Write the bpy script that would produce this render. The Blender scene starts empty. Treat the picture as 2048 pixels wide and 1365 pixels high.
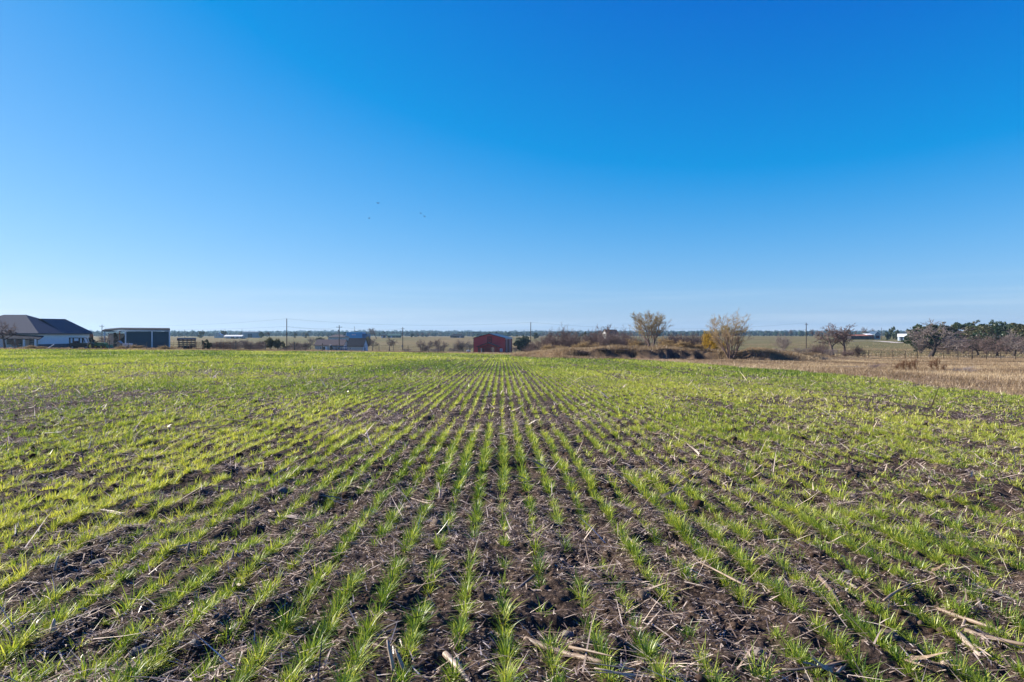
import bpy, math, random
import numpy as np
from mathutils import Vector, Matrix, Quaternion

# ------------------------------------------------------------------ camera, sky, sun, exposure
scene = bpy.context.scene
COL = scene.collection
F = 2048 * 24.0 / 36.0          # focal length in photograph pixels
EYE = 1.5                       # camera height
HOR = 668.0                     # picture row of eye level

cam_data = bpy.data.cameras.new("camera")
cam_data.lens = 24.0
cam_data.sensor_width = 36.0
cam_data.shift_y = -(682.5 - HOR) / 2048.0
cam_data.clip_start = 0.05
cam_data.clip_end = 30000
cam = bpy.data.objects.new("camera", cam_data)
cam.location = (0, 0, EYE)
cam.rotation_euler = (math.pi / 2, 0, 0)
COL.objects.link(cam)
scene.camera = cam

SUN_AZ = math.radians(-74.0)     # from +Y, negative is to the left
SUN_EL = math.radians(26.0)
S = Vector((math.sin(SUN_AZ) * math.cos(SUN_EL), math.cos(SUN_AZ) * math.cos(SUN_EL), math.sin(SUN_EL)))

world = bpy.data.worlds.new("World")
scene.world = world
world.use_nodes = True
nt = world.node_tree
nt.nodes.clear()
sky = nt.nodes.new("ShaderNodeTexSky")
sky.sky_type = 'NISHITA'
sky.sun_disc = False
sky.sun_elevation = SUN_EL
sky.sun_rotation = SUN_AZ
sky.altitude = 200
sky.air_density = 1.0
sky.dust_density = 0.3
sky.ozone_density = 10.0
EXPO = 1.2
# the camera's colour response to the sky: per channel gain * x ** power - offset
sep = nt.nodes.new("ShaderNodeSeparateColor")
com = nt.nodes.new("ShaderNodeCombineColor")
nt.links.new(sky.outputs[0], sep.inputs[0])
for ci, (gain, power, off) in enumerate(((1.726, 0.40, 0.60), (1.726, 0.36, 0.64), (2.059, 0.24, 0.90))):
    def mth(op, x, v):
        n = nt.nodes.new("ShaderNodeMath"); n.operation = op
        nt.links.new(x, n.inputs[0]); n.inputs[1].default_value = v
        return n.outputs[0]
    q = mth('MULTIPLY', sep.outputs[ci], 0.1)
    q = mth('POWER', q, power)
    q = mth('MULTIPLY', q, gain)
    q = mth('SUBTRACT', q, off)
    q = mth('MAXIMUM', q, 0.0015)
    q = mth('MULTIPLY', q, 10.0 / 2 ** EXPO)
    nt.links.new(q, com.inputs[ci])
bg = nt.nodes.new("ShaderNodeBackground")
bg.inputs['Strength'].default_value = 0.10
wo = nt.nodes.new("ShaderNodeOutputWorld")
# thin veils of cirrus low over the horizon
wtc = nt.nodes.new("ShaderNodeTexCoord")
wmp = nt.nodes.new("ShaderNodeMapping"); wmp.inputs['Scale'].default_value = (2.2, 2.2, 55.0)
wnz = nt.nodes.new("ShaderNodeTexNoise"); wnz.inputs['Scale'].default_value = 1.6; wnz.inputs['Detail'].default_value = 5
nt.links.new(wtc.outputs['Generated'], wmp.inputs['Vector']); nt.links.new(wmp.outputs[0], wnz.inputs['Vector'])
wrp = nt.nodes.new("ShaderNodeValToRGB")
wrp.color_ramp.elements[0].position = .47; wrp.color_ramp.elements[1].position = .72
nt.links.new(wnz.outputs['Fac'], wrp.inputs['Fac'])
wsx = nt.nodes.new("ShaderNodeSeparateXYZ"); nt.links.new(wtc.outputs['Generated'], wsx.inputs[0])
wel = nt.nodes.new("ShaderNodeValToRGB")
we = wel.color_ramp.elements
we[0].position, we[0].color = 0.0, (.38, .38, .38, 1)
we[1].position, we[1].color = .085, (0, 0, 0, 1)
wk = we.new(.022); wk.color = (.22, .22, .22, 1)
nt.links.new(wsx.outputs['Z'], wel.inputs['Fac'])
wmu = nt.nodes.new("ShaderNodeMath"); wmu.operation = 'MULTIPLY'
nt.links.new(wrp.outputs['Color'], wmu.inputs[0]); nt.links.new(wel.outputs['Color'], wmu.inputs[1])
wmx = nt.nodes.new("ShaderNodeMix"); wmx.data_type = 'RGBA'
nt.links.new(wmu.outputs[0], wmx.inputs['Factor'])
nt.links.new(com.outputs[0], wmx.inputs['A'])
wmx.inputs['B'].default_value = (8.2 / 2 ** EXPO, 9.1 / 2 ** EXPO, 9.9 / 2 ** EXPO, 1)
nt.links.new(wmx.outputs['Result'], bg.inputs['Color'])
nt.links.new(bg.outputs[0], wo.inputs['Surface'])

sun_data = bpy.data.lights.new("sun", 'SUN')
sun_data.energy = 5.0
sun_data.angle = math.radians(0.5)
sun_data.color = (1.0, 0.93, 0.82)
sun = bpy.data.objects.new("sun", sun_data)
sun.rotation_euler = S.to_track_quat('Z', 'Y').to_euler()
sun.location = (-60, 30, 60)
COL.objects.link(sun)

scene.view_settings.view_transform = 'Standard'
scene.view_settings.look = 'None'
scene.view_settings.gamma = 1.0
scene.view_settings.exposure = EXPO
scene.cycles.max_bounces = 6
scene.cycles.transparent_max_bounces = 8

# ------------------------------------------------------------------ helpers
RNG = np.random.default_rng(11)
random.seed(5)


def _hash(ix, iy, seed):
    h = (ix.astype(np.int64) * 374761393 + iy.astype(np.int64) * 668265263 + seed * 974711) & 0xFFFFFFFF
    h = ((h ^ (h >> 13)) * 1274126177) & 0xFFFFFFFF
    h = (h ^ (h >> 16)) & 0xFFFFFFFF
    return h.astype(np.float64) / 4294967295.0


def vnoise(x, y, seed=0):
    ix, iy = np.floor(x), np.floor(y)
    fx, fy = x - ix, y - iy
    fx = fx * fx * (3 - 2 * fx)
    fy = fy * fy * (3 - 2 * fy)
    a = _hash(ix, iy, seed); b = _hash(ix + 1, iy, seed)
    c = _hash(ix, iy + 1, seed); d = _hash(ix + 1, iy + 1, seed)
    return (a + (b - a) * fx) * (1 - fy) + (c + (d - c) * fx) * fy


def fbm(x, y, seed=0, octs=3):
    s, amp, tot = 0.0, 1.0, 0.0
    for o in range(octs):
        s = s + amp * vnoise(x * 2 ** o + 17.3 * o, y * 2 ** o - 9.1 * o, seed + o)
        tot += amp
        amp *= 0.5
    return s / tot


def np_mesh(name, verts, faces, smooth=True, attrs=None):
    me = bpy.data.meshes.new(name)
    n, (m, k) = len(verts), faces.shape
    me.vertices.add(n)
    me.vertices.foreach_set('co', np.ascontiguousarray(verts, dtype=np.float32).ravel())
    me.loops.add(m * k)
    me.loops.foreach_set('vertex_index', np.ascontiguousarray(faces, dtype=np.int32).ravel())
    me.polygons.add(m)
    me.polygons.foreach_set('loop_start', np.arange(0, m * k, k, dtype=np.int32))
    me.polygons.foreach_set('use_smooth', np.full(m, smooth, dtype=bool))
    me.update(calc_edges=True)
    for an, av in (attrs or {}).items():
        a = me.attributes.new(an, 'FLOAT', 'POINT')
        a.data.foreach_set('value', np.ascontiguousarray(av, dtype=np.float32))
    return me


def link(name, data, mat=None, parent=None):
    o = bpy.data.objects.new(name, data)
    COL.objects.link(o)
    if mat is not None and hasattr(data, 'materials') and len(data.materials) == 0:
        data.materials.append(mat)
    if parent is not None:
        o.parent = parent
    return o


def tag(o, label, cat, group=None):
    o['label'] = label
    o['category'] = cat
    if group:
        o['group'] = group
    return o


def thing(name, label, cat, loc=(0, 0, 0), rz=0.0, group=None, scale=None):
    o = bpy.data.objects.new(name, None)
    COL.objects.link(o)
    o.empty_display_size = 0.2
    o.location = loc
    o.rotation_euler = (0, 0, rz)
    if scale is not None:
        o.scale = scale
    return tag(o, label, cat, group)


def copy_tree(root, loc, rz=0.0, scale=None, label=None, group=None):
    r = root.copy()
    COL.objects.link(r)
    r.location = loc
    r.rotation_euler = (0, 0, rz)
    if scale is not None:
        r.scale = scale
    if label:
        r['label'] = label
    if group:
        r['group'] = group
    for ch in list(root.children):
        c = ch.copy(); COL.objects.link(c); c.parent = r
        for g in list(ch.children):
            d = g.copy(); COL.objects.link(d); d.parent = c
    return r


class MB:
    """collects polygons of one part and links them as one mesh object"""
    def __init__(self):
        self.v, self.f = [], []

    def poly(self, *pts):
        b = len(self.v)
        self.v += [tuple(p) for p in pts]
        self.f.append(tuple(range(b, b + len(pts))))
        return self

    def box(self, x0, x1, y0, y1, z0, z1, m=None):
        p = [(x0, y0, z0), (x1, y0, z0), (x1, y1, z0), (x0, y1, z0), (x0, y0, z1), (x1, y0, z1), (x1, y1, z1), (x0, y1, z1)]
        if m is not None:
            p = [tuple(m @ Vector(q)) for q in p]
        b = len(self.v)
        self.v += p
        for q in ((0, 3, 2, 1), (4, 5, 6, 7), (0, 1, 5, 4), (1, 2, 6, 5), (2, 3, 7, 6), (3, 0, 4, 7)):
            self.f.append(tuple(b + i for i in q))
        return self

    def tube(self, pts, rad, n=6, cap=True):
        pts = [Vector(p) for p in pts]
        if not hasattr(rad, '__len__'):
            rad = [rad] * len(pts)
        b = len(self.v)
        for i, p in enumerate(pts):
            d = (pts[min(i + 1, len(pts) - 1)] - pts[max(i - 1, 0)])
            d = d.normalized() if d.length > 1e-9 else Vector((0, 0, 1))
            a = d.cross(Vector((0, 0, 1)) if abs(d.z) < 0.9 else Vector((1, 0, 0))).normalized()
            c = d.cross(a)
            for k in range(n):
                t = 2 * math.pi * k / n
                self.v.append(tuple(p + (a * math.cos(t) + c * math.sin(t)) * rad[i]))
        for i in range(len(pts) - 1):
            for k in range(n):
                k2 = (k + 1) % n
                self.f.append((b + i * n + k, b + i * n + k2, b + (i + 1) * n + k2, b + (i + 1) * n + k))
        if cap:
            self.f.append(tuple(b + k for k in reversed(range(n))))
            self.f.append(tuple(b + (len(pts) - 1) * n + k for k in range(n)))
        return self

    def wheel(self, c, r, w, axis=(1, 0, 0), n=16):
        c, a = Vector(c), Vector(axis).normalized()
        return self.tube([c - a * w / 2, c - a * w * 0.35, c + a * w * 0.35, c + a * w / 2], [r * 0.86, r, r, r * 0.86], n)

    def extrude(self, outline, axis, a0, a1):
        """outline of 2-D points swept along axis 'x' or 'y'"""
        mk = (lambda t, p: (t, p[0], p[1])) if axis == 'x' else (lambda t, p: (p[0], t, p[1]))
        n, b = len(outline), len(self.v)
        self.v += [mk(a0, p) for p in outline] + [mk(a1, p) for p in outline]
        self.f.append(tuple(b + i for i in range(n)))
        self.f.append(tuple(b + n + i for i in reversed(range(n))))
        for i in range(n):
            j = (i + 1) % n
            self.f.append((b + i, b + n + i, b + n + j, b + j))
        return self

    def mesh(self, name, smooth=False):
        me = bpy.data.meshes.new(name)
        me.from_pydata(self.v, [], self.f)
        me.polygons.foreach_set('use_smooth', np.full(len(me.polygons), smooth, dtype=bool))
        me.update()
        return me

    def build(self, name, mat, parent=None, smooth=False):
        return link(name, self.mesh(name, smooth), mat, parent)


# ------------------------------------------------------------------ materials
def new_mat(name):
    m = bpy.data.materials.new(name)
    m.use_nodes = True
    m.node_tree.nodes.clear()
    return m, m.node_tree, m.node_tree.nodes, m.node_tree.links


def surf(name, col, rough=0.75, var=0.18, scale=3.0, spec=0.3, metal=0.0, bump=0.0, wave=None):
    """plain surface with soft procedural wear; wave=(axis, scale, depth) adds ribs or boards"""
    m, t, N, L = new_mat(name)
    out = N.new('ShaderNodeOutputMaterial')
    p = N.new('ShaderNodeBsdfPrincipled')
    tc = N.new('ShaderNodeTexCoord')
    nz = N.new('ShaderNodeTexNoise')
    nz.inputs['Scale'].default_value = scale
    nz.inputs['Detail'].default_value = 6
    nz.inputs['Roughness'].default_value = 0.65
    L.new(tc.outputs['Object'], nz.inputs['Vector'])
    mx = N.new('ShaderNodeMix'); mx.data_type = 'RGBA'
    mx.inputs['A'].default_value = (*[c * (1 - var) for c in col], 1)
    mx.inputs['B'].default_value = (*[min(1, c * (1 + var)) for c in col], 1)
    L.new(nz.outputs['Fac'], mx.inputs['Factor'])
    L.new(mx.outputs['Result'], p.inputs['Base Color'])
    p.inputs['Roughness'].default_value = rough
    p.inputs['Metallic'].default_value = metal
    p.inputs['Specular IOR Level'].default_value = spec
    if wave or bump:
        b = N.new('ShaderNodeBump')
        b.inputs['Strength'].default_value = 0.7
        if wave:
            w = N.new('ShaderNodeTexWave')
            w.bands_direction = wave[0]
            w.inputs['Scale'].default_value = wave[1]
            w.inputs['Distortion'].default_value = 0.0
            L.new(tc.outputs['Object'], w.inputs['Vector'])
            L.new(w.outputs['Fac'], b.inputs['Height'])
            b.inputs['Distance'].default_value = wave[2]
        else:
            L.new(nz.outputs['Fac'], b.inputs['Height'])
            b.inputs['Distance'].default_value = bump
        L.new(b.outputs[0], p.inputs['Normal'])
    L.new(p.outputs[0], out.inputs['Surface'])
    return m


def leafy(name, c0, c1, c2, transl=0.35, tcol=None, gloss=0.0, patch=None, rough=0.45):
    """thin plant matter; colour follows the per-piece attribute 'tint' (0..1) through three colours"""
    m, t, N, L = new_mat(name)
    out = N.new('ShaderNodeOutputMaterial')
    at = N.new('ShaderNodeAttribute'); at.attribute_name = 'tint'
    rp = N.new('ShaderNodeValToRGB')
    e = rp.color_ramp.elements
    e[0].position, e[0].color = 0.0, (*c0, 1)
    e[1].position, e[1].color = 1.0, (*c2, 1)
    mid = e.new(0.5); mid.color = (*c1, 1)
    L.new(at.outputs['Fac'], rp.inputs['Fac'])
    d = N.new('ShaderNodeBsdfDiffuse')
    tr = N.new('ShaderNodeBsdfTranslucent')
    L.new(rp.outputs['Color'], d.inputs['Color'])
    hs = N.new('ShaderNodeMix'); hs.data_type = 'RGBA'; hs.blend_type = 'MULTIPLY'
    hs.inputs['Factor'].default_value = 1.0
    hs.inputs['B'].default_value = (*(tcol or (1, 1, 1)), 1)
    L.new(rp.outputs['Color'], hs.inputs['A'])
    L.new(hs.outputs['Result'], tr.inputs['Color'])
    mix = N.new('ShaderNodeMixShader'); mix.inputs[0].default_value = transl
    L.new(d.outputs[0], mix.inputs[1]); L.new(tr.outputs[0], mix.inputs[2])
    last = mix
    if gloss:
        g = N.new('ShaderNodeBsdfGlossy'); g.inputs['Roughness'].default_value = rough
        g.inputs['Color'].default_value = (1, 1, 1, 1)
        mg = N.new('ShaderNodeMixShader'); mg.inputs[0].default_value = gloss
        L.new(mix.outputs[0], mg.inputs[1]); L.new(g.outputs[0], mg.inputs[2])
        last = mg
    L.new(last.outputs[0], out.inputs['Surface'])
    return m


# ------------------------------------------------------------------ lie of the land
def PX(px):
    return (px - 1024.0) / F


UK = [PX(p) for p in (-700, 0, 340, 560, 760, 1000, 1100, 1300, 1500, 1700, 2048, 2700)]
PROF = [
    [(0, 0), (20, -.12), (50, -.33), (100, -.82), (150, -1.5), (250, -2.5), (400, -3), (700, -3.5), (1200, -4.5), (2500, -5), (7000, -6)],
    [(0, 0), (20, -.12), (50, -.33), (100, -.82), (150, -1.5), (250, -2.5), (400, -3), (700, -3.5), (1200, -4.5), (2500, -5), (7000, -6)],
    [(0, 0), (20, -.16), (50, -.43), (100, -.94), (120, -1.2), (160, -1.8), (250, -2.0), (400, -2.0), (700, -2.2), (1200, -3.5), (2500, -5), (7000, -6)],
    [(0, 0), (20, -.2), (50, -.55), (100, -1.18), (120, -1.5), (160, -2.4), (250, -4.0), (400, -4.2), (600, -2.6), (700, -2.5), (1200, -3.8), (2500, -5), (7000, -6)],
    [(0, 0), (20, -.27), (50, -.66), (100, -1.36), (120, -1.75), (160, -2.8), (250, -5.2), (300, -5.3), (400, -4.2), (600, -2.0), (700, -2.1), (1200, -4.0), (2500, -5), (7000, -6)],
    [(0, 0), (20, -.32), (50, -.8), (100, -1.6), (115, -1.9), (160, -3.2), (250, -5.7), (300, -5.7), (400, -4.5), (600, -2.2), (700, -2.1), (1200, -4.0), (2500, -5), (7000, -6)],
    [(0, 0), (20, -.33), (50, -.82), (80, -1.3), (100, -1.7), (120, -2.1), (160, -3.2), (250, -5.6), (300, -5.6), (400, -4.5), (600, -2.0), (700, -1.8), (1200, -4.0), (2500, -5), (7000, -6)],
    [(0, 0), (20, -.34), (50, -.85), (78, -1.36), (100, -1.7), (120, -2.0), (160, -3.0), (250, -4.9), (400, -4.2), (600, -1.8), (700, -1.4), (1200, -3.2), (2500, -4), (7000, -6)],
    [(0, 0), (20, -.34), (45, -.75), (80, -1.5), (100, -1.9), (120, -2.2), (160, -2.8), (250, -4.5), (400, -4.0), (600, -1.6), (700, -1.2), (1200, -3.0), (2500, -4), (7000, -6)],
    [(0, 0), (20, -.36), (33, -.55), (80, -1.8), (110, -2.4), (160, -3.3), (250, -4.0), (400, -3.0), (600, -1.0), (700, -.9), (1200, -2.8), (2500, -4), (7000, -6)],
    [(0, 0), (20, -.42), (50, -1.1), (80, -1.85), (100, -2.35), (160, -3.3), (250, -3.8), (350, -2.3), (600, -.6), (700, -.7), (1200, -2.6), (2500, -4), (7000, -6)],
    [(0, 0), (20, -.42), (50, -1.1), (80, -1.85), (100, -2.35), (160, -3.3), (250, -3.8), (350, -2.3), (600, -.6), (700, -.7), (1200, -2.6), (2500, -4), (7000, -6)],
]
_LY = np.linspace(math.log(1.0), math.log(7000.0), 320)
_UG = np.linspace(UK[0], UK[-1], 160)
_tab0 = np.array([np.interp(np.exp(_LY), [a for a, b in p], [b for a, b in p]) for p in PROF])
_tab = np.array([np.interp(_UG, UK, _tab0[:, j]) for j in range(len(_LY))]).T          # [u, y]


def _smooth(t, axis, s):
    k = np.exp(-0.5 * (np.arange(-3 * s, 3 * s + 1) / s) ** 2); k /= k.sum()
    pad = [(0, 0), (0, 0)]; pad[axis] = (3 * s, 3 * s)
    tp = np.pad(t, pad, mode='edge')
    return np.apply_along_axis(lambda v: np.convolve(v, k, 'valid'), axis, tp)


_tab = _smooth(_smooth(_tab, 0, 3), 1, 2)


def land(x, y):
    """ground height of the broad terrain"""
    x = np.asarray(x, float); y = np.asarray(y, float)
    yc = np.clip(y, 1.0, 6999.0)
    u = np.clip(x / yc, _UG[0] + 1e-6, _UG[-1] - 1e-6)
    a = (u - _UG[0]) / (_UG[1] - _UG[0]); i = np.clip(a.astype(int), 0, len(_UG) - 2); a = a - i
    b = (np.log(yc) - _LY[0]) / (_LY[1] - _LY[0]); j = np.clip(b.astype(int), 0, len(_LY) - 2); b = b - j
    z = (_tab[i, j] * (1 - a) + _tab[i + 1, j] * a) * (1 - b) + (_tab[i, j + 1] * (1 - a) + _tab[i + 1, j + 1] * a) * b
    z = z + berm(x, y)
    # gentle swells, growing with distance from the field
    r = np.hypot(x, y)
    z = z + (fbm(x / 9.0, y / 9.0, 31) - .5) * np.clip((r - 8) / 60, 0, 1) * 0.12
    z = z + (fbm(x / 60.0, y / 60.0, 35) - .5) * np.clip((r - 130) / 300, 0, 1) * 0.8
    return z


# spoil bank round the stock pond beyond the field: (px, distance of the toe, crest height, face length)
_BP = [1010, 1045, 1085, 1130, 1200, 1300, 1345, 1400, 1450, 1475, 1500, 1540, 1600, 1700, 1760]
_BT = [86, 83, 80, 78.5, 78, 77.5, 78, 78, 77, 76, 75.5, 74, 78, 84, 90]
_BH = [0, .25, .55, .80, 1.05, 1.10, 1.0, .85, .75, .60, 1.0, .85, .50, .30, 0]
_BF = [4, 4, 3.0, 1.6, .9, .8, .8, .9, 1.0, 1.2, .9, 2.4, 4.5, 5, 5]


def berm(x, y):
    yc = np.maximum(y, 20.0)
    px = 1024 + F * x / yc
    toe = np.interp(px, _BP, _BT)
    h = np.interp(px, _BP, _BH, left=0, right=0)
    fl = np.interp(px, _BP, _BF)
    toe = toe + (fbm(x / 1.7, y / 1.7, 71) - .5) * 1.6
    d = y - toe
    up = np.clip(d / fl, 0, 1)
    up = up * up * (3 - 2 * up)
    dn = 1 - np.clip((d - fl - 6) / 14.0, 0, 1)
    dn = dn * dn * (3 - 2 * dn)
    return h * up * dn * (0.8 + 0.5 * fbm(x / 3.0, y / 3.0, 72))


_EP = [-900, 0, 340, 480, 560, 760, 900, 1000, 1045, 1080, 1250, 1310, 1400, 1500, 1700, 1900, 2048, 2300, 2700]
_EY = [100, 100, 101, 108, 112, 118, 116, 109, 83, 78, 73, 66, 56, 45, 33, 24.5, 20.5, 15, 11]


def edge(x, y):
    """distance at which the sown field ends, seen along this bearing"""
    yc = np.maximum(y, 1.0)
    return np.interp(1024 + F * x / yc, _EP, _EY) + (vnoise(x / 2.3, y / 2.3, 5) - .5) * 1.6


def zg(x, y):
    return float(land(np.array([x]), np.array([y]))[0])


def at(px, Y, dz=0.0):
    """a point on the ground at depth Y below picture column px"""
    x = PX(px) * Y
    return Vector((x, Y, zg(x, Y) + dz))


def hgt(py, Y):
    return EYE - (py - HOR) / F * Y
# ------------------------------------------------------------------ the ground, one sheet to the horizon
ROW = 0.233          # spacing of the drilled rows
ROWTILT = -0.0154    # rows run very slightly to the left


def row_coord(x, y):
    return (x - ROWTILT * y - 0.0165) / ROW


def relief(x, y):
    """clods, drill furrows and hollows of the tilled soil"""
    r = np.hypot(x, y)
    k = np.clip((34 - r) / 20, 0, 1)
    inside = np.clip((edge(x, y) - y) / 1.5, 0, 1)
    rc = row_coord(x, y)
    z = -0.010 * np.cos(2 * np.pi * rc)
    n1 = fbm(x / .30, y / .30, 3, 2)
    n2 = vnoise(x / .085, y / .085, 8)
    n3 = vnoise(x / .034, y / .034, 12)
    n4 = vnoise(x / .014, y / .014, 15)
    z = z + (n1 - .5) * .062 + np.maximum(n2 - .42, 0) * .055 + (np.maximum(n3 - .4, 0)) * .026 + (n4 - .5) * .008
    hol = np.clip((fbm(x / .55, y / .40, 19, 2) - .60) / .12, 0, 1)
    z = z - hol * .045
    return z * k * (0.15 + 0.85 * inside)


def build_ground():
    fine = np.radians(np.linspace(-47, 47, 860))
    rest = np.radians(np.linspace(47, 313, 62))[1:-1]
    th = np.concatenate([fine, rest])
    r = [1.0]
    while r[-1] < 7400:
        q = r[-1]
        r.append(q * (1.0036 if q < 11 else 1.0105 if q < 125 else 1.028))
    r = np.array(r)
    R, T = np.meshgrid(r, th, indexing='ij')
    x = (R * np.sin(T)).ravel(); y = (R * np.cos(T)).ravel()
    z = land(x, y) + relief(x, y)
    nr, ntt = R.shape
    v = np.column_stack([x, y, z])
    i, j = np.meshgrid(np.arange(nr - 1), np.arange(ntt), indexing='ij')
    j2 = (j + 1) % ntt
    f = np.stack([i * ntt + j, i * ntt + j2, (i + 1) * ntt + j2, (i + 1) * ntt + j], -1).reshape(-1, 4)
    # close the small disc under the camera with quads sharing the centre
    c = len(v)
    v = np.vstack([v, [[0, 0, 0.0]]])
    jj = np.arange(0, ntt - 1, 2)
    fc = np.column_stack([np.full(len(jj), c), (jj + 2) % ntt, jj + 1, jj])
    f = np.vstack([f, fc])
    x = v[:, 0]; y = v[:, 1]
    field_and_shade = np.clip((edge(x, y) - y) / 0.8 + .5, 0, 1)
    px = 1024 + F * x / np.maximum(y, 1)
    # dry: 1 = straw-coloured rough grass, 0 = olive pasture
    dry = np.clip(fbm(x / 45, y / 70, 41) * 1.6 - .25, 0, 1)
    near = np.clip((130 - y) / 30, 0, 1)
    green = np.clip((px - 1060) / 60, 0, 1) * np.clip((1900 - px) / 80, 0, 1) * np.clip((y - 200) / 100, 0, 1) * .35
    greenl = np.clip((px - 470) / 60, 0, 1) * np.clip((700 - px) / 60, 0, 1) * np.clip((y - 200) / 60, 0, 1) * .45
    greenr = np.clip((px - 1690) / 30, 0, 1) * np.clip((1850 - px) / 40, 0, 1) * np.clip((y - 230) / 60, 0, 1) * np.clip((470 - y) / 60, 0, 1) * .6
    dry = np.clip(dry - green - greenl - greenr, 0, 1)
    toe = np.interp(px, _BP, _BT)
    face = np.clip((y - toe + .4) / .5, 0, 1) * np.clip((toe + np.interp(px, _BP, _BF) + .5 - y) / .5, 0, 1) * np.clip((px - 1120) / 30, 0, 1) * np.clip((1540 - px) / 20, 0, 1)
    field_and_shade = np.maximum(field_and_shade, face)  # bank face borrows the dark field soil: overhang shade painted into its colour
    dirt = np.clip(1 - np.abs(y - toe + 3.6) / 5.0, 0, 1) * np.clip((px - 1180) / 80, 0, 1) * np.clip((1500 - px) / 60, 0, 1)
    dirt = dirt * np.clip(1 - field_and_shade, 0, 1)
    me = np_mesh("field_ground", v, f, True, {'field': field_and_shade, 'dry': dry, 'dirt': dirt, 'near': near * (px > 1000) * 1.0})
    m, t, N, L = new_mat("ground")
    out = N.new('ShaderNodeOutputMaterial'); p = N.new('ShaderNodeBsdfPrincipled')
    tc = N.new('ShaderNodeTexCoord')

    def noise(scale, detail=5, rough=.6, stretch=None):
        n = N.new('ShaderNodeTexNoise'); n.inputs['Scale'].default_value = scale
        n.inputs['Detail'].default_value = detail; n.inputs['Roughness'].default_value = rough
        if stretch:
            mp = N.new('ShaderNodeMapping'); mp.inputs['Scale'].default_value = stretch
            L.new(tc.outputs['Object'], mp.inputs['Vector']); L.new(mp.outputs[0], n.inputs['Vector'])
        else:
            L.new(tc.outputs['Object'], n.inputs['Vector'])
        return n.outputs['Fac']

    def ramp(fac, stops):
        rp = N.new('ShaderNodeValToRGB'); e = rp.color_ramp.elements
        e[0].position, e[0].color = stops[0][0], (*stops[0][1], 1)
        e[1].position, e[1].color = stops[-1][0], (*stops[-1][1], 1)
        for q, c in stops[1:-1]:
            k = e.new(q); k.color = (*c, 1)
        L.new(fac, rp.inputs['Fac'])
        return rp.outputs['Color']

    def mix(fac, a, b):
        mx = N.new('ShaderNodeMix'); mx.data_type = 'RGBA'
        L.new(fac, mx.inputs['Factor']); L.new(a, mx.inputs['A']); L.new(b, mx.inputs['B'])
        return mx.outputs['Result']

    def attr(n):
        a = N.new('ShaderNodeAttribute'); a.attribute_name = n
        return a.outputs['Fac']
    soil = ramp(noise(38, 8, .75), [(.32, (.018, .011, .008)), (.49, (.042, .028, .020)), (.59, (.098, .067, .048)), (.67, (.34, .25, .18))])
    tan = ramp(noise(.9, 9, .75), [(.3, (.13, .085, .045)), (.5, (.25, .17, .095)), (.7, (.37, .265, .16))])
    olive = ramp(noise(.06, 8, .7, (1, 1.0, 1)), [(.32, (.060, .060, .016)), (.5, (.115, .102, .032)), (.7, (.18, .145, .06))])
    red = ramp(noise(2.2, 7, .7), [(.3, (.055, .026, .017)), (.7, (.14, .068, .045))])
    tanfar = ramp(noise(.05, 9, .75), [(.3, (.085, .060, .025)), (.5, (.165, .118, .05)), (.7, (.25, .18, .085))])
    c = mix(attr('dry'), olive, tanfar)
    c = mix(attr('near'), c, tan)
    c = mix(attr('dirt'), c, red)
    c = mix(attr('field'), c, soil)  # tilled soil, and the painted shade of the pond bank face
    L.new(c, p.inputs['Base Color'])
    p.inputs['Roughness'].default_value = 0.95
    p.inputs['Specular IOR Level'].default_value = 0.15
    b = N.new('ShaderNodeBump'); b.inputs['Strength'].default_value = .6; b.inputs['Distance'].default_value = .03
    L.new(noise(60, 6, .7), b.inputs['Height'])
    L.new(b.outputs[0], p.inputs['Normal'])
    L.new(p.outputs[0], out.inputs['Surface'])
    g = link("ground", me, m)
    g['kind'] = 'structure'
    return g


build_ground()


def gz(x, y):
    return land(x, y) + relief(x, y)


# ------------------------------------------------------------------ blades
def blades(x, y, z, az, tilt, length, width, segs, bend, tint):
    """vectorised grass blades: each a tapering strip that leans over as it rises"""
    n = len(x)
    ca, sa = np.cos(az), np.sin(az)
    tw = az + np.pi / 2 + RNG.normal(0, .5, n)
    wx, wy = np.cos(tw) * width / 2, np.sin(tw) * width / 2
    pts = []
    px, py, pz = x.copy(), y.copy(), z.copy()
    a = tilt.copy()
    shape = {1: [1.0], 2: [1.0, .75], 3: [.8, 1.0, .62]}[segs]
    vs = []
    for s in range(segs):
        w = shape[s]
        vs.append(np.column_stack([px - wx * w, py - wy * w, pz]))
        vs.append(np.column_stack([px + wx * w, py + wy * w, pz]))
        st = length / segs
        px = px + ca * np.sin(a) * st; py = py + sa * np.sin(a) * st; pz = pz + np.cos(a) * st
        a = a + bend / segs
    vs.append(np.column_stack([px, py, pz]))
    k = len(vs)
    V = np.stack(vs, 1).reshape(-1, 3)
    base = np.arange(n)[:, None] * k
    tri = []
    for s in range(segs - 1):
        q = 2 * s
        tri += [[q, q + 1, q + 3], [q, q + 3, q + 2]]
    q = 2 * (segs - 1)
    tri.append([q, q + 1, q + 2])
    Fc = (base[:, None, :] + np.array(tri)[None, :, :]).reshape(-1, 3)
    return V, Fc, np.repeat(tint, k)


class Heap:
    def __init__(self):
        self.V, self.F, self.T, self.n = [], [], [], 0

    def add(self, v, f, t):
        self.V.append(v); self.F.append(f + self.n); self.T.append(t); self.n += len(v)

    def build(self, name, mat):
        me = np_mesh(name, np.vstack(self.V), np.vstack(self.F), True, {'tint': np.concatenate(self.T)})
        return link(name, me, mat)


ROWF = {}


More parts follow.
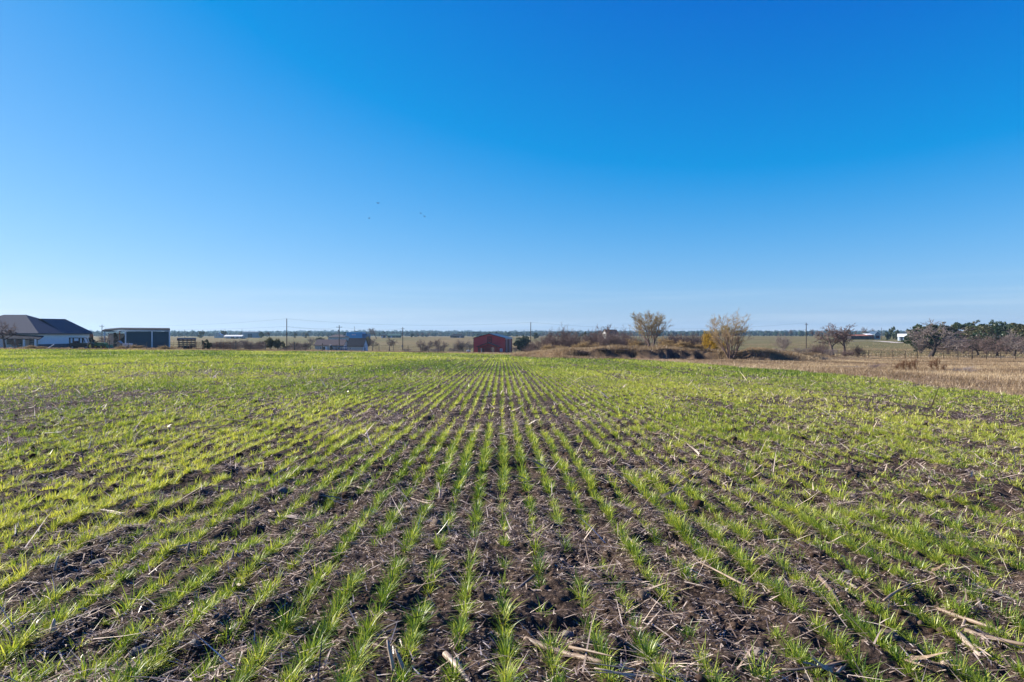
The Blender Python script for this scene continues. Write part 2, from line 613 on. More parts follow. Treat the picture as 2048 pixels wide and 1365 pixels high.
def row_factor(k):
    """how well each drill row came up"""
    k = k.astype(int)
    h = _hash(k, np.zeros_like(k), 77)
    f = 0.85 + 0.5 * h
    f = np.where(_hash(k, np.zeros_like(k), 78) < .13, .30, f)
    for kk, val in ((5, .25), (4, 1.25), (-6, .35), (-5, 1.1), (0, 1.25), (1, 1.3), (2, 1.25), (-1, 1.3), (-2, 1.25), (3, 1.3), (-3, 1.2), (-4, 1.1)):
        f = np.where(k == kk, val, f)
    return f


def stand(x, y):
    """thin and thick patches of the stand"""
    a = fbm(x / 2.6, y / 4.5, 51, 3)
    b = fbm(x / .5, y / .6, 55, 2)
    c = vnoise(x / .13, y / .16, 57)
    b = b * .6 + c * .4
    d = np.clip((a - .30) / .16, .22, 1) * np.clip((b - .30) / .17, .12, 1)
    far = np.clip((np.hypot(x, y) - 14) / 25, 0, 1)
    g = vnoise(x / .55, y / .9, 58) * .6 + vnoise(x / .24, y / .35, 59) * .4
    gaps = np.clip((g - .30) / .12, .06, 1)
    big = fbm(x / 11, y / 22, 60, 3)
    gaps = np.maximum(gaps, np.clip((big - .52) / .08, 0, 1) * .8)
    return np.clip((d * (1 - far) + far * np.clip(d + .25, 0, 1)) * (1 - far * (1 - gaps)), 0, 1)


def sow(y0, y1, per_m, umax=0.86):
    """plant positions along the rows between two distances"""
    xs, ys = [], []
    X1 = umax * y1 + 1.5
    k0, k1 = int(-X1 / ROW) - 2, int(X1 / ROW) + 2
    ks = np.arange(k0, k1 + 1)
    tot = int((y1 - y0) * per_m)
    kk = np.repeat(ks, tot)
    yy = RNG.uniform(y0, y1, len(kk))
    xx = kk * ROW + .0165 + ROWTILT * yy
    keep = np.abs(xx) < umax * yy + 1.5
    kk, xx, yy = kk[keep], xx[keep], yy[keep]
    wob = (fbm(yy / 1.3, kk * 3.7, 61, 2) - .5) * .05
    xx = xx + wob
    dens = row_factor(kk) * stand(xx, yy)
    keep = (RNG.random(len(kk)) < dens) & (yy < edge(xx, yy))
    return xx[keep], yy[keep]


def wheat():
    H = Heap()
    # (from, to, plants per metre, blades, blade width, length, segments, row scatter)
    for y0, y1, pm, nb, w, ln, sg, sc in ((1.8, 6.5, 40, 27, .0046, .092, 3, .013), (6.5, 13, 36, 20, .0070, .094, 3, .017),
                                          (13, 30, 32, 8, .0125, .094, 2, .022), (30, 60, 14.0, 5, .024, .11, 1, .032),
                                          (60, 121, 5.0, 4, .055, .125, 1, .06)):
        x, y = sow(y0, y1, pm)
        x = np.repeat(x, nb); y = np.repeat(y, nb)
        n = len(x)
        plant = np.repeat(RNG.random(n // nb), nb)
        dx = RNG.normal(0, sc * .85, n); dy = RNG.normal(0, sc * 1.35, n)
        x = x + dx; y = y + dy
        out = np.arctan2(dy, dx) + RNG.normal(0, .7, n)        # blades lean out of their tuft
        size = np.repeat(RNG.lognormal(-.08, .26, n // nb), nb)
        z = gz(x, y) - .004
        big = fbm(x / 6, y / 14, 91, 3)
        vig = .72 + .6 * fbm(x / 1.1, y / 1.1, 93, 2)
        L = ln * RNG.uniform(.45, 1.3, n) * vig * size
        tint = np.clip(.5 + (plant - .5) * .75 + RNG.normal(0, .20, n) + (big - .5) * 1.3, 0, 1)
        v, f, t = blades(x, y, z, out, np.abs(RNG.normal(.66, .40, n)), L,
                         w * RNG.uniform(.7, 1.3, n), sg, RNG.uniform(.3, 1.5, n), tint)
        H.add(v, f, t)
    m = leafy("wheat_blade", (.050, .118, .018), (.285, .375, .044), (.62, .61, .12), .40, (1.08, 1.08, .65), .025, rough=.4)
    o = H.build("wheat", m)
    o['kind'] = 'stuff'
    tag(o, 'young green wheat growing in drilled rows across the field', 'wheat')


wheat()


def litter():
    """shreds of straw and husk lying everywhere between the rows"""
    H = Heap()
    for y0, y1, dens, ln, w in ((1.8, 7, 3600, .05, .0042), (1.8, 7, 560, .17, .0056), (7, 14, 1300, .08, .007), (7, 14, 240, .24, .009), (14, 32, 320, .13, .013), (14, 32, 45, .34, .018), (32, 110, 22.0, .28, .034)):
        area = .86 * (y1 ** 2 - y0 ** 2)
        n = int(area * dens)
        y = np.sqrt(RNG.uniform(y0 ** 2, y1 ** 2, n)); x = RNG.uniform(-.88, .88, n) * y
        m = (fbm(x / .8, y / .8, 101, 2) * 1.5 - .2 > RNG.random(n)) & (y < edge(x, y) + 1)
        x, y = x[m], y[m]
        n = len(x)
        az = RNG.uniform(0, 2 * np.pi, n)
        L = ln * RNG.exponential(.55, n).clip(.2, 2.4) + ln * .2
        z = gz(x, y) + RNG.uniform(.002, .022, n)
        tilt = np.pi / 2 - RNG.normal(.04, .24, n)
        tint = np.clip(RNG.normal(.45, .36, n), 0, 1)
        v, f, t = blades(x, y, z, az, tilt, L, w * RNG.uniform(.5, 1.8, n), 2 if y1 < 40 else 1, RNG.normal(.05, .2, n), tint)
        H.add(v, f, t)
    m = leafy("straw", (.055, .035, .024), (.30, .21, .14), (.90, .73, .55), .15, None, .08, rough=.35)
    o = H.build("straw_litter", m)
    o['kind'] = 'stuff'
    tag(o, 'dry shreds of straw and husk scattered over the soil', 'straw')


litter()


def ico_lump(seed, sub=1):
    import bmesh
    bm = bmesh.new()
    bmesh.ops.create_icosphere(bm, subdivisions=sub, radius=1.0)
    v = np.array([p.co[:] for p in bm.verts]); f = np.array([[q.index for q in p.verts] for p in bm.faces])
    bm.free()
    rg = np.random.default_rng(seed)
    k = rg.normal(size=(9, 3)); ph = rg.uniform(0, 6, 9)
    d = 1 + .13 * np.sin(v @ k.T * 1.7 + ph).sum(1) / 2
    return v * d[:, None], f


def clods():
    H = Heap()
    forms = [ico_lump(s) for s in range(6)]
    for y0, y1, dens, r0 in ((1.8, 6, 130, .011), (6, 13, 45, .018)):
        n = int(.86 * (y1 ** 2 - y0 ** 2) * dens)
        y = np.sqrt(RNG.uniform(y0 ** 2, y1 ** 2, n)); x = RNG.uniform(-.88, .88, n) * y
        m = fbm(x / .5, y / .5, 131, 2) * 1.7 - .35 > RNG.random(n)
        x, y = x[m], y[m]; n = len(x)
        r = r0 * RNG.lognormal(0, .45, n).clip(.4, 3.0)
        z = gz(x, y) + r * .25
        which = RNG.integers(0, len(forms), n)
        for w, (fv, ff) in enumerate(forms):
            s = np.where(which == w)[0]
            a = RNG.uniform(0, 6.28, len(s))
            R = np.zeros((len(s), 3, 3)); R[:, 0, 0] = np.cos(a); R[:, 0, 1] = -np.sin(a); R[:, 1, 0] = np.sin(a); R[:, 1, 1] = np.cos(a); R[:, 2, 2] = .75
            V = np.einsum('nij,kj->nki', R, fv) * r[s][:, None, None] + np.stack([x[s], y[s], z[s]], 1)[:, None, :]
            Fc = (np.arange(len(s))[:, None, None] * len(fv) + ff[None]).reshape(-1, 3)
            H.add(V.reshape(-1, 3), Fc, np.repeat(RNG.random(len(s)), len(fv)))
    m = leafy("clod", (.028, .018, .013), (.060, .040, .030), (.13, .095, .07), 0.0)
    o = H.build("soil_clods", m)
    o['kind'] = 'stuff'
    tag(o, 'loose crumbs and clods of dark tilled soil', 'soil')


clods()


# ------------------------------------------------------------------ dry grass beyond the field
def rough_grass():
    H = Heap()

    def scatter(n, fx, per, hgt_, w, tint0, segs=2, lean=.35):
        x, y = fx(n)
        x = np.repeat(x, per); y = np.repeat(y, per); n2 = len(x)
        x = x + RNG.normal(0, .10, n2); y = y + RNG.normal(0, .10, n2)
        z = land(x, y) - .02
        hv = .5 + fbm(x / 3, y / 3, 141, 2)
        tint = np.clip(tint0 + RNG.normal(0, .2, n2) + (fbm(x / 5, y / 9, 145, 3) - .5) * 1.3, 0, 1)
        v, f, t = blades(x, y, z, RNG.uniform(0, 6.28, n2), np.abs(RNG.normal(lean, .3, n2)), hgt_ * RNG.uniform(.5, 1.2, n2) * hv,
                         w * RNG.uniform(.6, 1.4, n2), segs, RNG.uniform(.1, .8, n2), tint)
        H.add(v, f, t)

    def right_field(n):
        y = np.sqrt(RNG.uniform(14 ** 2, 118 ** 2, n * 2)); px = RNG.uniform(1230, 2330, n * 2)
        x = PX(px) * y
        m = (y > edge(x, y) - .4)
        dirt = (np.abs(y - np.interp(px, _BP, _BT)) < 4.5) & (px > 1200) & (px < 1470) & (RNG.random(n * 2) < .93)
        m &= ~dirt
        return x[m], y[m]
    scatter(44000, right_field, 6, .21, .013, .5, lean=.6)

    def fringe(n):          # the unmown strip where the field stops
        px = RNG.uniform(-250, 1260, n)
        y0 = np.interp(px, _EP, _EY)
        y = y0 + np.abs(RNG.normal(0, 2.2, n)) - .3
        return PX(px) * y, y
    scatter(9000, fringe, 5, .30, .03, .45)

    def bank(n):            # rank growth on the spoil bank
        px = RNG.uniform(1025, 1640, n)
        d = RNG.uniform(0.2, 12, n)
        y = np.interp(px, _BP, _BT) + d
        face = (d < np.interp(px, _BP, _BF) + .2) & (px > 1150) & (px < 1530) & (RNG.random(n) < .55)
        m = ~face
        return PX(px)[m] * y[m], y[m]
    scatter(15000, bank, 5, .42, .024, .42, lean=.35)

    def pasture(n):
        px = RNG.uniform(-100, 2200, n)
        y = np.exp(RNG.uniform(math.log(112), math.log(420), n))
        x = PX(px) * y
        m = y > edge(x, y) + 2
        return x[m], y[m]
    scatter(26000, pasture, 4, .30, .10, .4, segs=1)
    m = leafy("dry_grass", (.13, .088, .050), (.32, .225, .125), (.58, .45, .27), .30, (1.0, .95, .8), .03)
    o = H.build("dry_grass", m)
    o['kind'] = 'stuff'
    tag(o, 'straw coloured dry grass on the rough ground around the field', 'dry grass')


rough_grass()
# ------------------------------------------------------------------ corn stalks and stones lying on the soil
def gp(px, py):
    """the ground point that the photograph shows at a pixel of the field"""
    Y = 10.0
    for _ in range(60):
        z = float(land(np.array([PX(px) * Y]), np.array([Y]))[0])
        Y = 0.5 * Y + 0.5 * (EYE - z) * F / (py - HOR)
    x = PX(px) * Y
    return Vector((x, Y, float(gz(np.array([x]), np.array([Y]))[0])))


def stalk_surface(name, col, col2):
    m, t, N, L = new_mat(name)
    out = N.new('ShaderNodeOutputMaterial'); p = N.new('ShaderNodeBsdfPrincipled')
    tc = N.new('ShaderNodeTexCoord')
    mp = N.new('ShaderNodeMapping'); mp.inputs['Scale'].default_value = (6, 90, 90)
    n = N.new('ShaderNodeTexNoise'); n.inputs['Scale'].default_value = 1.0; n.inputs['Detail'].default_value = 6
    L.new(tc.outputs['Object'], mp.inputs['Vector']); L.new(mp.outputs[0], n.inputs['Vector'])
    rp = N.new('ShaderNodeValToRGB'); e = rp.color_ramp.elements
    e[0].position, e[0].color = .32, (*col2, 1); e[1].position, e[1].color = .66, (*col, 1)
    L.new(n.outputs['Fac'], rp.inputs['Fac']); L.new(rp.outputs['Color'], p.inputs['Base Color'])
    p.inputs['Roughness'].default_value = .55
    b = N.new('ShaderNodeBump'); b.inputs['Distance'].default_value = .004; b.inputs['Strength'].default_value = .8
    L.new(n.outputs['Fac'], b.inputs['Height']); L.new(b.outputs[0], p.inputs['Normal'])
    L.new(p.outputs[0], out.inputs['Surface'])
    return m


STALK = {
    'pale': stalk_surface("stalk_pale", (.46, .37, .29), (.20, .145, .105)),
    'tan': stalk_surface("stalk_tan", (.31, .225, .155), (.12, .08, .055)),
    'grey': stalk_surface("stalk_grey", (.17, .14, .12), (.06, .048, .042)),
    'dark': stalk_surface("stalk_dark", (.08, .06, .05), (.03, .022, .018)),
}


def stalk_mesh(L, r, seed, husk=False, split=False):
    """a broken corn stalk along +x: ridged nodes, slight bends, ragged ends"""
    rg = random.Random(seed)
    mb = MB()
    n = max(5, int(L / .05))
    pts, rad = [], []
    y = z = 0.0
    node = rg.uniform(.10, .16)
    kink = rg.uniform(.3, .7)
    ky = rg.uniform(-.18, .18)
    for i in range(n + 1):
        x = L * i / n
        y += rg.uniform(-.10, .10) * r + (ky * L / n if x > kink * L else 0)
        z += rg.uniform(-.10, .10) * r
        near = abs((x / node) % 1 - .5)
        pts.append((x, y, z))
        rad.append(r * (1 - .35 * x / L) * (1.22 if near > .42 else 1.0) * rg.uniform(.92, 1.08))
    rad[0] *= .8
    rad[-1] *= .55
    mb.tube(pts, rad, 7)
    if split:
        for s in (-1, 1):
            q = [(L * t, pts[-1][1] * t + s * r * 2.4 * t, r * .4 * math.sin(3 * t)) for t in (.55, .75, .95, 1.12)]
            mb.tube(q, [r * .5, r * .42, r * .3, r * .1], 5)
    if husk:
        w = r * 2.2
        b = rg.uniform(.2, .6) * L
        prev = None
        for k in range(6):
            t = k / 5
            c = Vector((b + t * .22, (-1) ** seed * (.02 + .11 * t), r * (1.2 - 1.0 * t) + .01 * math.sin(5 * t)))
            d = Vector((-.45, .9, .25 * math.sin(4 * t))) * w * (1 - .75 * t)
            if prev:
                mb.poly(prev[0], prev[1], c + d, c - d)
            prev = (c - d, c + d)
    return mb.mesh("corn_stalk", True)


def lay(mesh, mat, A, d, roll=0.0):
    o = link("corn_stalk", mesh)
    if not mesh.materials:
        mesh.materials.append(mat)
    o.location = A
    q = Vector(d).to_track_quat('X', 'Z')
    o.rotation_euler = (q @ Quaternion((1, 0, 0), roll)).to_euler()
    return o


LYING = [
    (890, 1322, 952, 1375, .0165, 'pale', 0, 0, 'thick pale corn stalk running out of the bottom edge just left of centre'),
    (1018, 1335, 1058, 1385, .015, 'pale', 0, 0, 'short pale corn stalk at the bottom edge between two wheat rows at centre'),
    (1050, 1288, 1215, 1352, .016, 'tan', 1, 1, 'long split brown corn stalk with husk crossing the rows near the bottom centre'),
    (742, 1280, 800, 1262, .013, 'grey', 1, 0, 'grey corn stalk with a loose husk leaf left of the bottom centre row'),
    (1024, 1175, 1135, 1187, .0085, 'pale', 0, 0, 'thin pale straight corn stalk lying across bare soil right of the centre row'),
    (1033, 1178, 1088, 1136, .011, 'grey', 0, 0, 'dark grey corn stalk slanting away right beside the thin pale one'),
    (538, 1020, 588, 1056, .012, 'pale', 1, 0, 'bleached corn stalk with husk in the sparse patch left of centre'),
    (1636, 1165, 1697, 1226, .013, 'tan', 0, 0, 'long straight tan corn stalk pointing toward the camera at lower right'),
    (1874, 1212, 2060, 1290, .012, 'tan', 0, 0, 'very long thin tan corn stalk slanting to the lower right edge'),
    (1914, 1268, 1966, 1325, .014, 'pale', 0, 1, 'pale forked corn stalk under the very long one at lower right'),
    (1956, 1200, 1976, 1248, .012, 'grey', 0, 0, 'short grey corn stalk above the very long one at lower right'),
    (1930, 1268, 2062, 1312, .013, 'tan', 1, 0, 'tan corn stalk with husk in the lower right corner heap'),
    (1886, 1332, 1950, 1312, .015, 'pale', 0, 1, 'pale split corn stalk lying level near the lower right corner'),
    (208, 1188, 240, 1236, .0105, 'pale', 0, 0, 'bleached corn stalk pointing toward the camera at lower left'),
    (485, 1094, 510, 1128, .013, 'tan', 0, 0, 'stubby tan corn stalk lying between two wheat tufts left of centre'),
    (1678, 1158, 1708, 1181, .014, 'pale', 0, 0, 'short fat pale corn stalk beyond the long straight tan one'),
    (428, 1256, 472, 1196, .012, 'dark', 0, 0, 'blackened corn stalk leaning away at lower left'),
    (60, 1240, 190, 1225, .011, 'grey', 0, 0, 'long grey corn stalk lying level near the lower left edge'),
    (160, 1345, 262, 1306, .012, 'grey', 0, 0, 'grey corn stalk along a furrow in the lower left corner'),
    (300, 1010, 380, 985, .011, 'dark', 0, 0, 'dark corn stalk in the residue strip at middle left'),
    (1345, 1098, 1385, 1130, .012, 'tan', 1, 0, 'tan corn stalk with husk beside the dark gap right of centre'),
    (1240, 1062, 1290, 1110, .012, 'pale', 1, 1, 'pale shredded corn stalk in the wide row gap right of centre'),
    (812, 1022, 885, 1026, .009, 'pale', 0, 0, 'thin whitish corn stalk lying crosswise beyond the middle rows'),
    (660, 950, 705, 962, .012, 'pale', 0, 0, 'whitish corn stalk fragment far back in the sparse patch left of centre'),
]
for i, (x0, y0, x1, y1, r, kind, hk, sp, lab) in enumerate(LYING):
    A, B = gp(x0, y0), gp(x1, y1)
    A.z += r * .45; B.z += r * .45
    d = B - A
    o = lay(stalk_mesh(d.length, r, 100 + i, hk, sp), STALK[kind], A, d, random.uniform(0, 6))
    tag(o, lab, 'corn stalk', 'corn stalks lying on the field')

STANDING = [
    (102, 1282, 104, 1256, .0125, 'pale', 'whitish upright corn stub near the lower left edge'),
    (109, 1146, 111, 1119, .011, 'pale', 'whitish upright corn stub higher up at the left edge'),
    (374, 1116, 376, 1088, .012, 'grey', 'grey upright corn stub among wheat tufts at lower left'),
    (788, 1345, 775, 1288, .012, 'pale', 'leaning pale corn stub, left one of a pair at the bottom'),
    (812, 1344, 790, 1300, .011, 'pale', 'leaning pale corn stub, right one of a pair at the bottom'),
    (463, 1132, 466, 1112, .009, 'tan', 'small tan upright corn stub left of a wheat row'),
    (728, 1030, 729, 1012, .010, 'grey', 'small grey upright corn stub between rows left of centre'),
    (1693, 1035, 1700, 1022, .009, 'tan', 'tiny tan corn stub leaning right at middle right'),
]
for i, (x0, y0, x1, y1, r, kind, lab) in enumerate(STANDING):
    A = gp(x0, y0)
    h = (y0 - y1) / F * A.y * 1.12
    d = Vector(((x1 - x0) / F * A.y, .02, h))
    o = lay(stalk_mesh(d.length, r, 200 + i), STALK[kind], A + Vector((0, 0, -.01)), d)
    o.name = "corn_stub"
    tag(o, lab, 'corn stub', 'corn stubs standing in the field')

# the many unremarkable stalks
_forms = []
for kind in ('pale', 'tan', 'grey', 'dark'):
    for q in range(3):
        me = stalk_mesh((.14, .26, .42)[q], (.0062, .0068, .0078)[q], 300 + q * 7 + len(_forms), q == 1, q == 2)
        me.materials.append(STALK[kind])
        _forms.append((me, kind, ('stubby', 'husky', 'long forked')[q]))
_words = {'pale': 'pale', 'tan': 'tan', 'grey': 'grey', 'dark': 'blackish'}
rg = random.Random(44)
made = 0
while made < 270:
    Y = math.sqrt(rg.uniform(3.0 ** 2, 15 ** 2))
    x = rg.uniform(-.80, .80) * Y
    if float(fbm(np.array([x / .9]), np.array([Y / 1.2]), 101, 2)[0]) < rg.uniform(.35, .60):
        continue
    me, kind, word = _forms[rg.choices(range(12), weights=[5, 5, 4, 6, 6, 5, 3, 3, 3, 1, 1, 1])[0]]
    a = rg.uniform(0, 6.28)
    d = Vector((math.cos(a), math.sin(a), rg.uniform(-.02, .10)))
    z = float(gz(np.array([x]), np.array([Y]))[0])
    o = lay(me, None, Vector((x, Y, z + .004)), d, rg.uniform(0, 6))
    tag(o, f'{word} {_words[kind]} corn stalk scrap, one of many strewn between the wheat rows', 'corn stalk', f'{word} {_words[kind]} stalk scraps')
    made += 1

STONE = {'grey': surf("stone_grey", (.12, .115, .11), .9, .35, 30, bump=.01), 'tan': surf("stone_tan", (.13, .095, .065), .9, .3, 30, bump=.01),
         'pale': surf("stone_pale", (.16, .135, .115), .9, .25, 30, bump=.01)}
for i, (px, py, sz, fl, kind, lab) in enumerate([
        (198, 1118, 30, .7, 'grey', 'angular grey stone among tufts at lower left'),
        (280, 1296, 34, .7, 'grey', 'large angular grey stone near the lower left corner'),
        (390, 1288, 24, .8, 'grey', 'rounded grey stone right of the large angular one'),
        (1290, 1198, 30, .7, 'tan', 'tan stone beside a wheat row right of bottom centre'),
        (1134, 1256, 30, .65, 'pale', 'pale rounded stone just right of the centre rows'),
        (1168, 1258, 15, .8, 'pale', 'pebble next to the pale rounded stone'),
        (1518, 1310, 24, .75, 'pale', 'pale round stone in bare soil at lower right'),
        (1732, 1290, 20, .8, 'tan', 'small tan stone beside the brown slab at lower right'),
        (1778, 1284, 36, .45, 'tan', 'flat brown stone slab lying by a tuft at lower right'),
        (1698, 1144, 20, .8, 'grey', 'grey stone behind the short fat pale stalk'),
        (1654, 1208, 38, .45, 'tan', 'flat tan stone under the long straight stalk'),
        (872, 1062, 24, .7, 'tan', 'tan stone left of the middle rows'),
        (1556, 1174, 22, .75, 'grey', 'dull grey stone right of a dark hollow'),
        (566, 988, 20, .7, 'grey', 'grey stone far back in the sparse patch')]):
    fv, ff = ico_lump(900 + i, 3)
    A = gp(px, py)
    r = sz / 2 / F * A.y * 1.05
    v = fv * np.array([r, r * .8, r * fl])
    v += ((vnoise(fv[:, 0] * 4 + i * 9, fv[:, 1] * 4 + fv[:, 2] * 3, 7) - .5) * r * .16)[:, None]
    o = link("stone", np_mesh("stone", v, ff, True), STONE[kind])
    o.location = A + Vector((0, 0, r * fl * .0)); o.rotation_euler = (0, 0, i * 1.3)
    tag(o, lab, 'stone', 'stones in the field')
# ------------------------------------------------------------------ materials of built things
M = {
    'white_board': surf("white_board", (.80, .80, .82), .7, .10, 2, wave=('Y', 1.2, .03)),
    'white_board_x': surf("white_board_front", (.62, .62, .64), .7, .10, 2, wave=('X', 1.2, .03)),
    'white_trim': surf("white_trim", (.78, .78, .78), .6, .06, 4),
    'shingle': surf("shingle_grey", (.118, .120, .130), 1.0, .35, 5, 0.0, bump=.012),
    'shingle_dark': surf("shingle_dark", (.030, .034, .045), .95, .3, 5, .05, bump=.03),
    'shingle_brown': surf("shingle_brown", (.075, .060, .068), .9, .25, 5, bump=.03),
    'brick': surf("red_brick", (.30, .12, .08), .9, .3, 8),
    'brick_dark': surf("dark_skirting", (.07, .08, .11), .9, .3, 6),
    'dark_metal': surf("dark_metal", (.02, .02, .026), .45, .3, 6, .5),
    'black': surf("black_paint", (.012, .012, .016), .5, .3, 6, .5),
    'glass': surf("window_glass", (.05, .07, .09), .08, .2, 2, .8),
    'pale_glass': surf("pale_window", (.42, .40, .46), .2, .2, 3, .7),
    'teal_sheet': surf("teal_sheet", (.030, .075, .10), .55, .2, 1.5, .4, wave=('X', 1.6, .04)),
    'pale_sheet': surf("pale_sheet", (.38, .44, .52), .6, .15, 2, wave=('X', 1.6, .03)),
    'grey_sheet': surf("grey_sheet", (.24, .30, .33), .6, .15, 1, wave=('X', 1.2, .04)),
    'green_sheet': surf("green_sheet", (.07, .13, .11), .6, .2, 1),
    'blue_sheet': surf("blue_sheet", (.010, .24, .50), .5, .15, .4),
    'blue_dark': surf("blue_dark_sheet", (.008, .09, .21), .5, .15, .4),  # darker blue for the side bay, barn roof and rail panel
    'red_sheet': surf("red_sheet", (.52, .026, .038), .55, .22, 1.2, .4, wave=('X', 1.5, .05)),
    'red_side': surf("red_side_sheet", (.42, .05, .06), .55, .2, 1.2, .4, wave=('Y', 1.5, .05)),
    'red_door': surf("red_door", (.19, .014, .022), .55, .2, 3),
    'dark_red': surf("dark_red_trim", (.065, .008, .016), .6, .2, 3),
    'barn_roof': surf("barn_roof", (.05, .08, .115), .4, .2, 1, .5, wave=('Y', 1.5, .03)),
    'tan_wall': surf("tan_siding", (.42, .42, .40), .8, .1, 1),
    'pale_wall': surf("pale_siding", (.55, .62, .70), .8, .1, 1),
    'green_paint': surf("green_paint", (.012, .11, .035), .4, .3, 4, .5),
    'yellow_paint': surf("yellow_paint", (.55, .40, .03), .4, .2, 4, .5),
    'rubber': surf("rubber", (.018, .018, .02), .9, .2, 8),
    'rust': surf("rusty_steel", (.16, .065, .04), .8, .4, 6),
    'steel': surf("grey_steel", (.25, .26, .28), .5, .25, 6, .5),
    'maroon': surf("maroon_tarp", (.05, .01, .022), .7, .3, 4),
    'wood': surf("weathered_wood", (.30, .22, .17), .9, .3, 9, bump=.01),
    'pole_wood': surf("pole_wood", (.055, .038, .032), .9, .35, 3),
    'white_plastic': surf("white_plastic", (.62, .62, .66), .5, .12, 4),
    'concrete': surf("concrete", (.40, .38, .35), .9, .15, 3),
    'gravel': surf("gravel_road", (.50, .44, .38), .95, .2, .8),
}


def window(parent, x0, x1, z0, z1, y, frame='white_trim', pane='glass', axis='y', d=.05):
    """frame with its pane, standing proud of a wall that faces -y (or +x when axis is 'x')"""
    t = .09
    f, p = MB(), MB()
    if axis == 'y':
        for a, b, c, e in ((x0, x0 + t, z0, z1), (x1 - t, x1, z0, z1), (x0 + t, x1 - t, z0, z0 + t), (x0 + t, x1 - t, z1 - t, z1)):
            f.box(a, b, y - d, y + .02, c, e)
        p.box(x0 + t, x1 - t, y - d * .5, y + .02, z0 + t, z1 - t)
    else:
        for a, b, c, e in ((x0, x0 + t, z0, z1), (x1 - t, x1, z0, z1), (x0 + t, x1 - t, z0, z0 + t), (x0 + t, x1 - t, z1 - t, z1)):
            f.box(y - .02, y + d, a, b, c, e)
        p.box(y - .02, y + d * .5, x0 + t, x1 - t, z0 + t, z1 - t)
    fr = f.build('window', M[frame], parent)
    p.build('pane', M[pane], fr)


def slab(mb, a, b, c, d, t=.14):
    """a roof plane with thickness from four corners"""
    a, b, c, d = map(Vector, (a, b, c, d))
    n = (b - a).cross(d - a).normalized() * t
    lo = [a - n, b - n, c - n, d - n]
    mb.poly(a, b, c, d); mb.poly(*reversed(lo))
    q = [a, b, c, d]
    for i in range(4):
        j = (i + 1) % 4
        mb.poly(q[j], q[i], lo[i], lo[j])


def gable(parent, w, dp, h, rise, wall, roof, ridge='x', over=.35, base=-1.2, trim=None):
    """walls with gable ends and a two-slope roof; front wall on y=0 facing -y, centred on x"""
    a = MB()
    if ridge == 'x':
        a.extrude([(0, base), (dp, base), (dp, h), (dp / 2, h + rise), (0, h)], 'x', -w / 2, w / 2)
    else:
        a.extrude([(-w / 2, base), (w / 2, base), (w / 2, h), (0, h + rise), (-w / 2, h)], 'y', 0, dp)
    wl = a.build('wall', M[wall], parent)
    r = MB()
    k = rise / ((dp if ridge == 'x' else w) / 2)
    e = .1
    if ridge == 'x':
        x0, x1 = -w / 2 - over, w / 2 + over
        slab(r, (x0, -over, h - over * k + e), (x1, -over, h - over * k + e), (x1, dp / 2, h + rise + e), (x0, dp / 2, h + rise + e))
        slab(r, (x1, dp + over, h - over * k + e), (x0, dp + over, h - over * k + e), (x0, dp / 2, h + rise + e), (x1, dp / 2, h + rise + e))
    else:
        y0, y1 = -over, dp + over
        xl, xr = -w / 2 - over, w / 2 + over
        slab(r, (xl, y1, h - over * k + e), (xl, y0, h - over * k + e), (0, y0, h + rise + e), (0, y1, h + rise + e))
        slab(r, (xr, y0, h - over * k + e), (xr, y1, h - over * k + e), (0, y1, h + rise + e), (0, y0, h + rise + e))
    rf = r.build('roof', M[roof], parent)
    return wl, rf


def hip(parent, w, dp, h, rise, wall, roof, inset, over=.4, base=-1.2):
    a = MB().box(-w / 2, w / 2, 0, dp, base, h)
    a.build('wall', M[wall], parent)
    x0, x1, y0, y1 = -w / 2 - over, w / 2 + over, -over, dp + over
    m = (y0 + y1) / 2
    r = MB()
    A, B, C, D = (x0, y0, h), (x1, y0, h), (x1, y1, h), (x0, y1, h)
    P, Q = (x0 + inset, m, h + rise), (x1 - inset, m, h + rise)
    r.poly(A, B, Q, P); r.poly(B, C, Q); r.poly(C, D, P, Q); r.poly(D, A, P)
    r.box(x0, x1, y0, y1, h - .2, h - .003)
    return r.build('roof', M[roof], parent)


